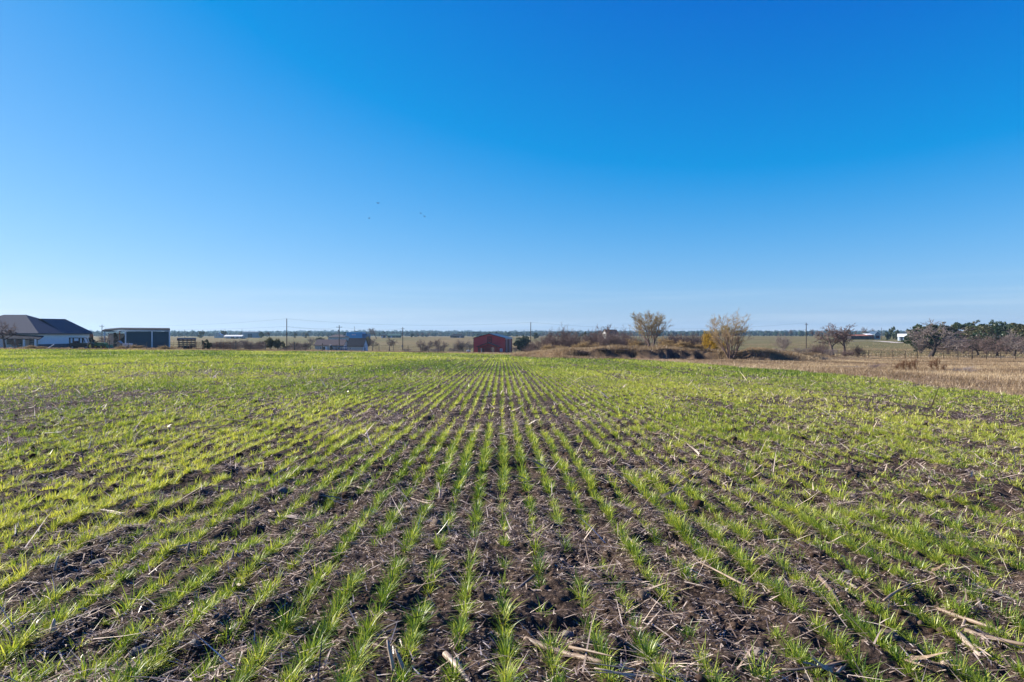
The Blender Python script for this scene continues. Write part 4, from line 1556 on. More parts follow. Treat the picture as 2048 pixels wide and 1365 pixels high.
# tubular gate panels beside the livestock trailer
for i, (px, lab) in enumerate(((393, 'pipe gate panel right of the livestock trailer'), (447, 'pipe gate panel right of the small round cedar'))):
    b = at(px, 113)
    t = thing('gate_panel', lab, 'gate', b, math.radians(3), 'pipe gate panels')
    f = MB()
    for x in (-1.15, 0, 1.15):
        f.tube([(x, 0, -.1), (x, 0, 1.35)], .035, 6)
    f.build('upright', M['rust'], t)
    f = MB()
    for z in (.3, .55, .8, 1.05, 1.3):
        f.tube([(-1.15, 0, z), (1.15, 0, z)], .028, 6)
    f.build('rail', M['rust'], t)

# dark rail panel and drums in front of the tan cottage
b = at(681, 225)
t = thing('rail_panel', 'dark blue rail panel in front of the tan cottage', 'rail', b)
f = MB()
for x in np.linspace(-2.8, 2.2, 9):
    f.tube([(x, 0, -.2), (x, 0, 1.5)], .06, 5)
f.build('upright', M['dark_metal'], t)
MB().box(-2.9, 2.3, -.04, .04, 1.25, 1.5).box(-2.9, 2.3, -.04, .04, .3, .55).build('rail', M['blue_dark'], t)
for px, lab in ((648, 'dark drum near the left window of the tan cottage'), (661.5, 'taller dark drum with pale lid before the tan cottage')):
    b = at(px, 224)
    t = thing('drum', lab, 'drum', b, 0, 'drums before the tan cottage')
    hh = 1.1 if px < 655 else 1.7
    MB().tube([(0, 0, -.2), (0, 0, hh * .5), (0, 0, hh * .52), (0, 0, hh)], [.36, .36, .39, .36], 12).build('barrel', M['dark_metal'], t)
    MB().tube([(0, 0, hh + .003), (0, 0, hh + .12)], [.38, .30], 12).build('lid', M['white_plastic'] if hh > 1.5 else M['steel'], t)


def strip(name, pts, w, mat, kind='structure', lift=.03):
    """a track draped on the ground"""
    P = [Vector((PX(px) * Y, Y)) for px, Y in pts]
    dense = []
    for a, b in zip(P[:-1], P[1:]):
        n = max(2, int((b - a).length / 3))
        dense += [a.lerp(b, i / n) for i in range(n)]
    dense.append(P[-1])
    v, f = [], []
    for i, p in enumerate(dense):
        d = dense[min(i + 1, len(dense) - 1)] - dense[max(i - 1, 0)]
        n = Vector((-d.y, d.x)).normalized() * w / 2
        for s in (-1, 1):
            q = p + n * s
            v.append((q.x, q.y, zg(q.x, q.y) + lift))
        if i:
            f.append((2 * i - 2, 2 * i, 2 * i + 1, 2 * i - 1))
    o = link(name, np_mesh(name, np.array(v), np.array(f), True), mat)
    o['kind'] = kind
    return o


strip('gravel_lane', [(1640, 128), (1780, 124), (1900, 121), (2060, 118), (2250, 116)], 1.6, M['gravel'], lift=.06)
strip('farm_track', [(1690, 395), (1740, 400), (1770, 380), (1800, 345)], 5, M['gravel'], lift=.12)
# ------------------------------------------------------------------ trees and shrubs
BARK = surf("bark", (.115, .085, .072), .95, .3, 6)
BARK_DARK = surf("bark_dark", (.055, .042, .038), .95, .3, 6)
TWIG = surf("twig", (.135, .095, .088), .95, .25, 2)
TWIG_GREY = surf("twig_grey", (.20, .165, .155), .95, .25, 2)
TWIG_DARK = surf("twig_dark", (.125, .095, .092), .95, .25, 2)
TWIG_TAN = surf("twig_tan", (.28, .20, .12), .95, .25, 2)
LEAF_OAK = leafy("oak_leaf", (.010, .026, .010), (.026, .052, .017), (.075, .095, .030), .2, None, .04)
LEAF_OLIVE = leafy("olive_leaf", (.035, .045, .018), (.085, .085, .035), (.15, .13, .06), .25, None, .02)
LEAF_WILLOW = leafy("willow_leaf", (.17, .16, .04), (.36, .31, .09), (.55, .46, .18), .45)
LEAF_GOLD = leafy("golden_leaf", (.22, .14, .02), (.46, .30, .04), (.62, .44, .10), .45)
LEAF_RUSSET = leafy("russet_leaf", (.14, .075, .045), (.26, .15, .09), (.38, .25, .16), .3)
LEAF_STRAW = leafy("straw_leaf", (.20, .14, .07), (.36, .26, .13), (.55, .43, .25), .35)


def grow(seed, kids, lens, spread, up, r0, wig, trunk_h, fork=0):
    """branching skeleton -> list of (level, points, radii); unit scale is the tree's height before normalising"""
    rg = random.Random(seed)
    out, tips = [], []

    def rv():
        return Vector((rg.gauss(0, 1), rg.gauss(0, 1), rg.gauss(0, 1)))

    def br(p, d, L, r, lev):
        n = 5 if lev == 0 else 4 if lev < 3 else 3
        pts, rad = [p.copy()], [r]
        d = d.normalized()
        for i in range(n):
            d = (d + rv() * wig * (.5 + .5 * lev / 3) + Vector((0, 0, up)) * .25).normalized()
            p = p + d * L / n
            pts.append(p.copy()); rad.append(r * (1 - .62 * (i + 1) / n))
        out.append((lev, pts, rad))
        if lev >= len(kids):
            tips.append((pts[-1], d)); tips.append((pts[1], d))
            return
        k = kids[lev]
        for j in range(k):
            t = rg.uniform(.30, 1.0) if (lev or fork) else rg.uniform(.62, 1.0)
            if j == 0:
                t = 1.0
            s = min(int(t * n), n - 1); q = t * n - s
            bp = pts[s].lerp(pts[s + 1], q)
            a = d.cross(rv()).normalized()
            ang = rg.gauss(spread, spread * .35) * (.5 if j == 0 else 1)
            nd = Quaternion(a, ang) @ d
            br(bp, nd, L * lens[lev] * rg.uniform(.7, 1.2), max(r * (1 - .6 * t) * .72, .0016), lev + 1)
    if fork:
        for j in range(fork):
            a = 2 * math.pi * (j + rg.uniform(-.3, .3)) / fork
            s = rg.uniform(.12, spread * 1.25)
            br(Vector((math.cos(a) * .02, math.sin(a) * .02, 0)), Vector((math.cos(a) * math.sin(s), math.sin(a) * math.sin(s), math.cos(s))), trunk_h * rg.uniform(.8, 1.15), r0 * rg.uniform(.6, 1.0), 0)
    else:
        br(Vector((0, 0, -.02)), Vector((rg.uniform(-.12, .12), rg.uniform(-.12, .12), 1)), trunk_h, r0, 0)
    return out, tips


def skeleton_meshes(name, sk, wood_levels, twig_r):
    a, b = MB(), MB()
    for lev, pts, rad in sk:
        if lev < wood_levels:
            a.tube(pts, [max(q, twig_r) for q in rad], 7 if lev == 0 else 5, cap=False)
        else:
            b.tube(pts, [max(q, twig_r) for q in rad], 3, cap=False)
    v = np.array(b.v)
    lo, hi = np.percentile(v, 1, axis=0), np.percentile(v, 99, axis=0)
    return a, b, lo, hi


def norm_mesh(mb, name, cx, cy, w, h):
    v = np.array(mb.v)
    v[:, 0] = (v[:, 0] - cx) / w; v[:, 1] = (v[:, 1] - cy) / w; v[:, 2] = v[:, 2] / h
    mb.v = [tuple(q) for q in v]
    return mb.mesh(name, True)


def leaf_cloud(centres, radii, per, size, seed, flat=.75, tshift=None):
    rg = np.random.default_rng(seed)
    C = np.repeat(np.asarray(centres), per, axis=0); Rr = np.repeat(np.asarray(radii), per)
    n = len(C)
    d = rg.normal(size=(n, 3)); d /= np.linalg.norm(d, axis=1)[:, None]
    rad = Rr * rg.uniform(.45, 1.05, n) ** .6
    p = C + d * rad[:, None] * np.array([1, 1, flat])
    nrm = rg.normal(size=(n, 3)) + d * .8
    nrm /= np.linalg.norm(nrm, axis=1)[:, None]
    u = np.cross(nrm, rg.normal(size=(n, 3))); u /= np.linalg.norm(u, axis=1)[:, None]
    w = np.cross(nrm, u)
    s = size * rg.uniform(.6, 1.4, n)[:, None]
    V = np.stack([p - u * s, p - w * s * .55, p + u * s, p + w * s * .55], 1).reshape(-1, 3)
    Fq = np.arange(4 * n).reshape(-1, 4)
    t = np.clip(rg.normal(.5, .22, n) + (np.repeat(rg.normal(0, .16, len(centres)), per)), 0, 1)
    return V, Fq, np.repeat(t, 4)


def bare_tree_form(seed, kids=(6, 5, 5, 5), lens=(.62, .62, .6, .55), spread=.75, up=.16, r0=.030, wig=.16, trunk_h=.42, fork=0, twig_r=.0022, wood=2,
                   wood_mat=BARK, twig_mat=TWIG, leaves=None):
    sk, tips = grow(seed, kids, lens, spread, up, r0, wig, trunk_h, fork)
    a, b, lo, hi = skeleton_meshes('tree', sk, wood, twig_r)
    cx, cy = (0.0, 0.0) if fork else (.6 * (lo[0] + hi[0]) / 2, .6 * (lo[1] + hi[1]) / 2)
    w = max(hi[0] - lo[0], hi[1] - lo[1]); h = hi[2]
    tr, cr = norm_mesh(a, 'trunk', cx, cy, w, h), norm_mesh(b, 'crown', cx, cy, w, h)
    tr.materials.append(wood_mat); cr.materials.append(twig_mat)
    parts = [('trunk', tr), ('crown', cr)]
    if leaves:
        mat, per, size, rad, keep = leaves
        rg = random.Random(seed + 1)
        c = [((t[0].x - cx) / w, (t[0].y - cy) / w, t[0].z / h) for t in tips if rg.random() < keep(t[0].x / w, t[0].z / h)]
        V, Fq, T = leaf_cloud(c, [rad] * len(c), per, size, seed)
        lm = np_mesh('leaves', V, Fq, True, {'tint': T}); lm.materials.append(mat)
        parts.append(('leaves', lm))
    return parts


def evergreen_form(seed, lobes=18, per=420, size=.028, mat=LEAF_OAK, low=.06, flat=.75, tall=1.0):
    """a dense crown of leaf clumps on a short limbed trunk"""
    rg = np.random.default_rng(seed)
    sk, tips = grow(seed, (5, 3), (.7, .6), .8, .25, .045, .12, .34)
    a = MB()
    for lev, pts, rad in sk:
        a.tube([(p.x * .9, p.y * .9, min(p.z, .8)) for p in pts], rad, 6, cap=False)
    tm = a.mesh('trunk', True); tm.materials.append(BARK_DARK)
    c, r = [], []
    for i in range(lobes):
        q = rg.uniform(low + .1, .88)
        wmax = .40 * math.sin(math.pi * min(1, max(.12, (q - low) / (1 - low) * .85 + .1))) ** .6
        ang = rg.uniform(0, 6.28); rr = wmax * math.sqrt(rg.uniform(.05, 1))
        c.append((rr * math.cos(ang), rr * math.sin(ang), q)); r.append(rg.uniform(.10, .19))
    V, Fq, T = leaf_cloud(c, r, per, size, seed, flat)
    # ragged outer sprigs
    c2 = [tuple(np.array(p) + rg.normal(0, .09, 3)) for p in c for _ in range(3)]
    V2, F2, T2 = leaf_cloud(c2, [.06] * len(c2), 40, size * .9, seed + 5)
    V = np.vstack([V, V2]); Fq = np.vstack([Fq, F2 + len(Fq) * 4]); T = np.concatenate([T, T2])
    cm = np_mesh('crown', V, Fq, True, {'tint': T}); cm.materials.append(mat)
    return [('trunk', tm), ('crown', cm)]


def bush_form(seed, stems=14, kids=(5, 4, 4), spread=.55, twig_r=.003, twig_mat=TWIG, leaves=None, up=.1, wig=.2):
    parts = bare_tree_form(seed, kids, (.62, .6, .55), spread, up, .012, wig, .5, fork=stems, twig_r=twig_r, wood=1, wood_mat=twig_mat, twig_mat=twig_mat, leaves=leaves)
    ren = {'trunk': 'stems', 'crown': 'twigs', 'leaves': 'leaves'}
    return [(ren[n], m) for n, m in parts]


always = lambda x, z: 1.0
FORM = {
    'bare_a': bare_tree_form(1, twig_r=.0030),
    'bare_b': bare_tree_form(2, kids=(5, 6, 5, 5), spread=.85, up=.05, trunk_h=.34, twig_r=.0030),
    'bare_c': bare_tree_form(3, kids=(7, 5, 5, 4), spread=.7, up=.22, trunk_h=.46, twig_mat=TWIG_DARK, wood_mat=BARK_DARK, twig_r=.0034),
    'spread_a': bare_tree_form(14, kids=(6, 6, 6, 5), lens=(.75, .62, .58, .5), spread=.85, up=.10, r0=.026, trunk_h=.28, wig=.2, twig_r=.0020, twig_mat=TWIG_GREY, wood_mat=BARK_DARK),
    'spread_b': bare_tree_form(15, kids=(5, 6, 5, 5), lens=(.9, .62, .58, .5), spread=1.05, up=.08, r0=.034, trunk_h=.3, wig=.2, twig_r=.0020, twig_mat=TWIG, wood_mat=BARK_DARK),
    'willow': bare_tree_form(16, kids=(6, 5, 5, 4), lens=(.5, .5, .5, .5), spread=.40, up=.10, r0=.013, wig=.10, trunk_h=.58, fork=8, twig_r=.0010, twig_mat=TWIG_TAN, wood_mat=TWIG,
                             leaves=(LEAF_WILLOW, 2, .0060, .035, lambda x, z: .34 if z > .5 else .6 if x < -.2 else .08)),
    'vase': bare_tree_form(7, kids=(5, 5, 5, 4), lens=(.5, .5, .5, .5), spread=.42, up=.05, r0=.014, wig=.10, trunk_h=.55, fork=11, twig_r=.0010, twig_mat=TWIG_TAN, wood_mat=TWIG,
                           leaves=(LEAF_WILLOW, 2, .0058, .03, lambda x, z: .36 if z > .62 else .06)),
    'oak_a': evergreen_form(21, 24), 'oak_b': evergreen_form(22, 26), 'oak_c': evergreen_form(23, 22, mat=LEAF_OLIVE),
    'cedar': evergreen_form(24, 14, low=.04, flat=1.0),
    'bush_a': bush_form(31), 'bush_b': bush_form(32, twig_mat=TWIG_DARK, stems=18), 'bush_c': bush_form(33, twig_mat=TWIG_GREY, stems=12),
    'thicket': bush_form(34, stems=15, kids=(6, 5, 5), twig_r=.0027, twig_mat=TWIG, spread=.7),
    'gold_bush': bush_form(35, twig_mat=TWIG_TAN, stems=12, leaves=(LEAF_GOLD, 5, .022, .07, always)),
    'straw_bush': bush_form(36, twig_mat=TWIG_TAN, stems=18, leaves=(LEAF_STRAW, 3, .022, .07, always)),
    'russet_weed': bush_form(37, twig_mat=LEAF_RUSSET, stems=7, kids=(5, 3), spread=.22, twig_r=.006, leaves=(LEAF_RUSSET, 2, .020, .04, always)),
    'olive_bush': bush_form(38, twig_mat=TWIG_DARK, stems=12, leaves=(LEAF_OLIVE, 5, .03, .09, always)),
}
for _n, _m in FORM['russet_weed']:
    if 'tint' not in _m.attributes:
        _m.attributes.new('tint', 'FLOAT', 'POINT').data.foreach_set('value', np.full(len(_m.vertices), .35, dtype=np.float32))


def plant(name, form, label, cat, px, Y, top, width, group=None, base=None, rz=None, lean=0.0):
    b = at(px, Y)
    if base is not None:
        b.z = hgt(base, Y)
    h = hgt(top, Y) - b.z
    w = width / F * Y
    b.z -= .05
    t = thing(name, label, cat, b, (px * 1.7) % 6.28 if rz is None else rz, group, (w, w, h))
    if lean:
        t.rotation_euler = (0, lean, 0)
    for n, me in FORM[form]:
        link(n, me, None, t)
    return t


def many(name, cat, group, rows):
    for form, px, Y, top, width, label in rows:
        plant(name, form, label, cat, px, Y, top, width, group, lean=-.28 if 'rusty' in label else 0.0)


# --- the pond bank
plant('willow_tree', 'willow', 'tall thin willow with yellow leaves on the pond bank', 'tree', 1303, 84, 626, 92, rz=.3)
plant('multi_stem_tree', 'vase', 'vase shaped tree of many stems right of the tall willow', 'tree', 1461, 77, 631, 92, base=720, rz=.9)
many('bare_tree', 'tree', 'small bare trees behind the pond', [
    ('bare_c', 1352, 92, 668, 26, 'small bare tree just right of the tall willow'),
    ('bare_b', 1373, 93, 672, 24, 'small bare tree second right of the tall willow'),
    ('bare_c', 1398, 94, 668, 28, 'small bare tree left of the golden shrub'),
    ('bare_a', 1662, 96, 650, 56, 'wispy bare tree, left of the pair by the right utility pole'),
    ('bare_b', 1687, 98, 651, 52, 'wispy bare tree, right of the pair by the right utility pole'),
    ('bare_a', 1212, 118, 652, 46, 'bare tree poking above the thicket left of the willow'),
])
many('thicket_bush', 'bush', 'bare brown thicket behind the pond', [
    ('thicket', 1100, 106, 664, 46, 'brown bare thicket bush nearest the pole right of the barn'),
    ('thicket', 1128, 108, 657, 56, 'tallest brown bare thicket bush left of the pond'),
    ('bush_b', 1152, 104, 664, 44, 'dark bare thicket bush over the golden grass'),
    ('bush_a', 1082, 110, 672, 34, 'low bare thicket bush at the left end of the bank'),
    ('thicket', 1192, 104, 660, 48, 'bare thicket bush in front of the hidden house'),
    ('bush_a', 1222, 102, 663, 44, 'reddish bare thicket bush below the hidden house'),
    ('thicket', 1250, 103, 661, 44, 'bare thicket bush touching the willow on its left'),
    ('bush_b', 1172, 112, 672, 30, 'small bare bush between the two thickets'),
])
many('bare_brush', 'bush', 'bare brush along the back of the pond', [
    ('thicket', 1290, 98, 676, 40, 'brown brush behind the willow trunks'),
    ('thicket', 1328, 99, 674, 44, 'brown brush right behind the willow'),
    ('thicket', 1385, 97, 673, 50, 'brown brush among the small bare trees'),
    ('bush_b', 1350, 96, 675, 40, 'dark brush under the first small bare tree'),
    ('bush_a', 1412, 95, 676, 36, 'brown brush behind the golden shrub'),
    ('thicket', 1065, 104, 684, 36, 'low brown brush at the bank end nearest the barn'),
    ('bush_a', 1055, 92, 697, 40, 'low tan brush on the bank toe nearest the barn'),
    ('bush_a', 1100, 88, 698, 44, 'low tan brush on the bank below the thicket'),
    ('bush_c', 1545, 82, 696, 40, 'dull brush on the right mound'),
    ('thicket', 1640, 94, 686, 44, 'brown brush between the right pole and the wispy pair'),
    ('thicket', 1715, 97, 693, 40, 'brown brush right of the wispy pair'),
])
many('grey_thicket', 'bush', 'bare grey brown bushes between the two pond trees', [
    ('bush_b', 1340, 91, 671, 44, 'bare grey brown bush right of the tall willow trunks'),
    ('thicket', 1362, 90, 668, 46, 'bare grey brown bush midway between the two pond trees'),
    ('bush_b', 1388, 90, 670, 44, 'bare grey brown bush left of the golden shrub'),
    ('bush_a', 1268, 92, 668, 40, 'bare grey brown bush at the left of the tall willow'),
    ('thicket', 1180, 95, 668, 44, 'bare grey brown bush between the two thickets on the bank'),
    ('bush_b', 1230, 94, 668, 44, 'bare grey brown bush on the bank under the hidden house'),
])
many('straw_shrub', 'shrub', 'dry straw coloured shrubs on the bank', [
    ('straw_bush', 1163, 93, 684, 30, 'yellow dry shrub at the left of the golden strip'),
    ('straw_bush', 1190, 93, 688, 30, 'low yellow dry shrub under the bare thicket'),
    ('straw_bush', 1222, 92, 690, 30, 'low straw shrub on the bank crest left of the willow'),
    ('straw_bush', 1272, 91, 680, 34, 'straw shrub at the foot of the tall willow'),
    ('straw_bush', 1335, 90, 678, 34, 'yellowish shrub right of the willow trunk'),
    ('straw_bush', 1362, 88, 683, 44, 'broad yellowish shrub under the small bare trees'),
    ('straw_bush', 1392, 88, 688, 34, 'yellowish shrub above the dark pond bank'),
    ('straw_bush', 1098, 92, 690, 34, 'tan shrub on the bank nearest the barn'),
    ('straw_bush', 1128, 90, 692, 34, 'tan shrub on the bank below the tallest thicket'),
])
plant('golden_shrub', 'gold_bush', 'golden leaved shrub left of the vase shaped tree', 'shrub', 1421, 86, 664, 30)
plant('golden_shrub', 'gold_bush', 'low golden shrub behind the vase shaped tree', 'shrub', 1436, 90, 684, 26)
many('bank_bush', 'bush', 'dull brushy bushes on the right of the pond', [
    ('bush_c', 1566, 84, 670, 40, 'bare fan shaped bush left of the right utility pole'),
    ('bush_b', 1475, 84, 700, 26, 'dark low bush right of the vase shaped tree'),
    ('olive_bush', 1506, 79, 700, 26, 'dark green brush on the mound right of the vase shaped tree'),
    ('bush_b', 1440, 82, 698, 30, 'dark brush left of the vase shaped tree foot'),
    ('bush_b', 1408, 82, 699, 30, 'dark brush on the pond bank below the golden shrub'),
    ('bush_b', 1532, 80, 702, 24, 'dark brush on the crest of the right mound'),
    ('thicket', 1110, 100, 672, 50, 'lower brown thicket bush in front of the tallest left of the pond'),
    ('thicket', 1143, 99, 674, 46, 'lower brown thicket bush over the left end of the golden strip'),
    ('thicket', 1205, 98, 672, 46, 'lower brown thicket bush in front of the hidden house'),
    ('thicket', 1238, 98, 674, 46, 'lower brown thicket bush between the hidden house and the willow'),
    ('bush_c', 1598, 86, 694, 36, 'grey brush below the fan shaped bush'),
    ('bush_a', 1628, 88, 694, 40, 'reddish brush at the foot of the right utility pole'),
    ('bush_c', 1660, 90, 697, 40, 'grey brush below the wispy bare pair'),
    ('bush_a', 1690, 92, 700, 32, 'brown brush at the left end of the pasture fence'),
    ('bush_b', 1322, 86, 700, 24, 'dark brush beside the willow trunks'),
    ('bush_b', 1165, 79.3, 701, 40, 'dark brush overhanging the left end of the pond cut'),
    ('bush_b', 1205, 79, 699, 44, 'dark brush overhanging the pond cut below the golden strip'),
    ('bush_b', 1245, 78.8, 699, 44, 'dark brush overhanging the pond cut left of the willow'),
    ('bush_b', 1284, 78.5, 701, 40, 'dark brush overhanging the pond cut at the willow foot'),
])
many('dry_weed', 'weed', 'rusty dry weeds in the straw grass', [
    ('russet_weed', 1797, 46, 725, 16, 'short rusty weed stalks at the left end of the weed line'),
    ('russet_weed', 1810, 45.5, 717, 18, 'tall rusty weed stalks second in the weed line'),
    ('russet_weed', 1822, 46, 719, 16, 'tall rusty weed stalks in the middle of the left clump'),
    ('russet_weed', 1833, 45, 715, 14, 'tallest rusty weed stalks at the right of the left clump'),
    ('russet_weed', 1866, 46, 717, 14, 'rusty weed stalks at the left of the right clump'),
    ('russet_weed', 1877, 45, 712, 16, 'tallest rusty weed stalks of the right clump'),
    ('russet_weed', 1889, 45.5, 726, 14, 'short rusty weed stalks at the right end of the weed line'),
])
many('grey_weed', 'weed', 'grey brown low weeds in the straw grass', [
    ('bush_c', 1700, 52, 731, 60, 'low grey weed patch left in the straw grass'),
    ('bush_a', 1748, 50, 730, 50, 'low brown weed patch left of the rusty clumps'),
    ('bush_c', 1925, 44, 736, 60, 'low grey weed patch right of the rusty clumps'),
])

# --- right-hand trees
plant('spreading_tree', 'spread_a', 'large bare grey spreading tree behind the pasture fence', 'tree', 1874, 126, 645, 122, base=714)
many('spreading_tree', 'tree', 'bare spreading trees in front of the oaks', [
    ('spread_b', 1953, 136, 668, 54, 'bare tree leaning over the tan pasture, right of the large grey tree'),
    ('spread_b', 1994, 134, 668, 62, 'bare spreading tree with forked trunk before the oaks'),
    ('spread_a', 2036, 130, 662, 70, 'bare reddish tree cut by the right edge'),
    ('spread_b', 2078, 134, 660, 70, 'bare tree just beyond the right edge'),
])
many('oak_tree', 'tree', 'dark evergreen oaks at the right', [
    ('oak_a', 1846, 215, 648, 61, 'evergreen oak with reddish top at the left of the grove'),
    ('oak_b', 1834, 190, 660, 46, 'dark round oak standing in front of the grove at its left end'),
    ('oak_c', 1888, 235, 649, 64, 'olive oak seen through the large bare tree'),
    ('oak_a', 1924, 240, 645, 69, 'dark green oak right above the large bare tree'),
    ('oak_c', 1956, 225, 649, 66, 'lighter olive oak in the middle of the grove'),
    ('oak_b', 1978, 245, 641, 58, 'tallest dark oak in the grove'),
    ('oak_b', 2004, 232, 645, 61, 'dark oak right of the tallest one'),
    ('oak_a', 2026, 240, 646, 51, 'dark oak near the right edge with sky behind'),
    ('oak_c', 2050, 222, 646, 58, 'greyish oak cut by the right edge'),
    ('oak_b', 1968, 200, 662, 66, 'low shaded oak below the tallest one'),
    ('oak_b', 1910, 205, 664, 56, 'low shaded oak behind the large bare tree'),
    ('oak_b', 2012, 204, 664, 69, 'low shaded oak near the right edge'),
    ('cedar', 1777, 420, 657, 14, 'dark cedar, left of the pair by the white cottage'),
    ('cedar', 1790, 425, 652.5, 16, 'taller dark cedar, right of the pair by the white cottage'),
])

many('grove_brush', 'bush', 'bare brush under the oaks at right', [
    ('thicket', 1896, 158, 676, 44, 'brown brush right of the large grey tree'),
    ('bush_a', 1926, 165, 676, 40, 'reddish brush left of the leaning bare tree'),
    ('thicket', 1972, 160, 674, 48, 'brown brush between the two bare spreading trees'),
    ('thicket', 2012, 156, 672, 48, 'brown brush left of the reddish edge tree'),
    ('bush_a', 2044, 160, 674, 44, 'reddish brush at the right edge below the oaks'),
    ('bush_b', 1842, 165, 680, 30, 'dark brush left of the large grey tree'),
])
# --- by the barn and the pasture left of it
plant('live_oak', 'oak_b', 'dark live oak standing right of the red barn', 'tree', 1044, 252, 671, 36, base=704)
plant('round_cedar', 'cedar', 'small dark round cedar right of the livestock trailer', 'tree', 413, 116, 678, 20)
plant('cedar_tree', 'cedar', 'small dark cedar above the thickets left of the hidden house', 'tree', 1170, 320, 662, 15)
many('bare_tree', 'tree', 'bare trees in the tan pasture', [
    ('bare_c', 746, 248, 679, 21, 'bare tree beside the dark roofed cottage'),
    ('bare_b', 781, 252, 677, 22, 'forked bare tree alone in the tan pasture'),
    ('bare_a', 842, 250, 680, 19, 'bare tree at the left of the pasture row'),
    ('bare_c', 860, 246, 682, 17, 'bare tree second in the pasture row'),
    ('bare_b', 875, 248, 678, 19, 'tallest bare tree of the pasture row'),
    ('bare_a', 889, 246, 683, 14, 'thin bare tree at the right of the pasture row'),
    ('bare_c', 852, 256, 690, 12, 'low bare tree in the middle of the pasture row'),
    ('spread_a', 621, 236, 674, 26, 'crooked bare tree left of the tan cottage'),
])
many('bare_bush', 'bush', 'bare bushes before the barn pasture', [
    ('bush_c', 926, 244, 679, 36, 'grey bare bush left of the red barn'),
    ('bush_a', 1030, 262, 692, 22, 'pale bare bush between the barn and the live oak'),
    ('bush_c', 986, 243, 694, 9, 'small pale bush in front of the barn door'),
])
many('scrub_bush', 'bush', 'brown scrub beyond the left field edge', [
    ('bush_b', 432, 128, 685, 24, 'dark scrub bush right of the round cedar'),
    ('bush_a', 452, 128, 684, 30, 'brown scrub bush below the white roofed store'),
    ('bush_c', 476, 130, 684, 30, 'grey scrub bush second along the left scrub line'),
    ('bush_b', 500, 130, 686, 30, 'dark scrub bush below the grey warehouse'),
    ('bush_a', 522, 132, 686, 26, 'brown scrub bush left of the dark evergreen scrub'),
    ('bush_c', 590, 136, 687, 26, 'grey scrub bush right of the tallest pole'),
    ('bush_a', 466, 124, 691, 40, 'low reddish scrub bush along the field edge'),
    ('bush_a', 510, 124, 692, 40, 'low reddish scrub bush beneath the dark one'),
    ('bush_c', 574, 126, 694, 34, 'low pale scrub bush at the foot of the tallest pole'),
    ('bush_c', 603, 126, 694, 30, 'low pale scrub bush left of the crooked bare tree'),
])
many('edge_thicket', 'bush', 'brown thickets behind the left scrub line', [
    ('thicket', 442, 136, 682, 30, 'brown thicket behind the dark scrub right of the round cedar'),
    ('thicket', 468, 138, 681, 32, 'brown thicket behind the scrub below the white roofed store'),
    ('thicket', 494, 138, 682, 32, 'brown thicket behind the scrub below the grey warehouse'),
    ('thicket', 520, 140, 682, 30, 'brown thicket left of the dark green shrubs'),
    ('thicket', 588, 142, 682, 28, 'brown thicket right of the tallest pole'),
    ('thicket', 610, 144, 684, 26, 'brown thicket at the foot of the crooked bare tree'),
    ('thicket', 426, 150, 686, 26, 'low brown thicket just right of the round cedar'),
    ('thicket', 880, 242, 690, 26, 'low brown thicket below the tallest tree of the pasture row'),
    ('thicket', 850, 243, 691, 26, 'low brown thicket below the left of the pasture row'),
    ('thicket', 918, 243, 684, 28, 'brown thicket beside the grey bare bush by the barn'),
])
many('pasture_scrub', 'bush', 'scrub dotted over the middle distance', [
    ('bush_b', 486, 300, 681, 26, 'dark scrub in the pasture below the grey warehouse'),
    ('bush_a', 530, 310, 682, 24, 'brown scrub in the pasture right of the grey warehouse'),
    ('olive_bush', 640, 420, 676, 16, 'olive scrub left of the brown ranch house'),
    ('olive_bush', 735, 300, 676, 14, 'dark green scrub right of the dark roofed cottage'),
    ('bush_b', 598, 180, 687, 24, 'brown scrub behind the pale field edge scrub'),
    ('bush_c', 812, 246, 697, 22, 'low scrub at the foot of the pasture pole'),
    ('bush_c', 905, 240, 696, 24, 'low scrub left of the grey bare bush by the barn'),
    ('bush_c', 868, 236, 697, 30, 'low scrub under the bare pasture row'),
    ('bush_a', 1062, 230, 694, 22, 'pale scrub at the foot of the pole by the barn'),
    ('bush_b', 940, 300, 688, 20, 'faint scrub on the slope left of the barn'),
])
many('evergreen_shrub', 'shrub', 'dark green shrubs beside the tallest pole', [
    ('olive_bush', 541, 150, 678, 20, 'dark green shrub left of the tallest pole'),
    ('olive_bush', 556, 152, 680, 18, 'dark green shrub touching the tallest pole on its left'),
    ('cedar', 571, 140, 688, 17, 'very dark round shrub at the foot of the tallest pole'),
])
plant('bare_tree', 'bare_a', 'small reddish bare tree in front of the white house', 'tree', 11, 112, 645, 40, base=697)
plant('bare_bush', 'bush_a', 'pinkish bare bush before the porch of the white house', 'bush', 30, 112, 676, 18)
plant('bare_bush', 'bush_c', 'grey bare bush behind the green tractor', 'bush', 212, 124, 668, 30)
plant('cedar_shrub', 'cedar', 'dark shrub growing by the brick end of the white house', 'shrub', 184, 140, 672, 13)
many('russet_weed', 'weed', 'dry weeds along the left field edge', [
    ('straw_bush', 272, 107, 690, 30, 'tan dry weed clump below the shed doors'),
    ('straw_bush', 330, 107, 692, 26, 'tan dry weed clump right of the shed'),
    ('straw_bush', 62, 106, 691, 22, 'pale dry weed clump before the porch posts'),
    ('straw_bush', 84, 106, 693, 22, 'pale dry weed clump before the leaning white pipe'),
    ('straw_bush', 243, 106, 692, 18, 'pale dry weed clump under the feeder box'),
])

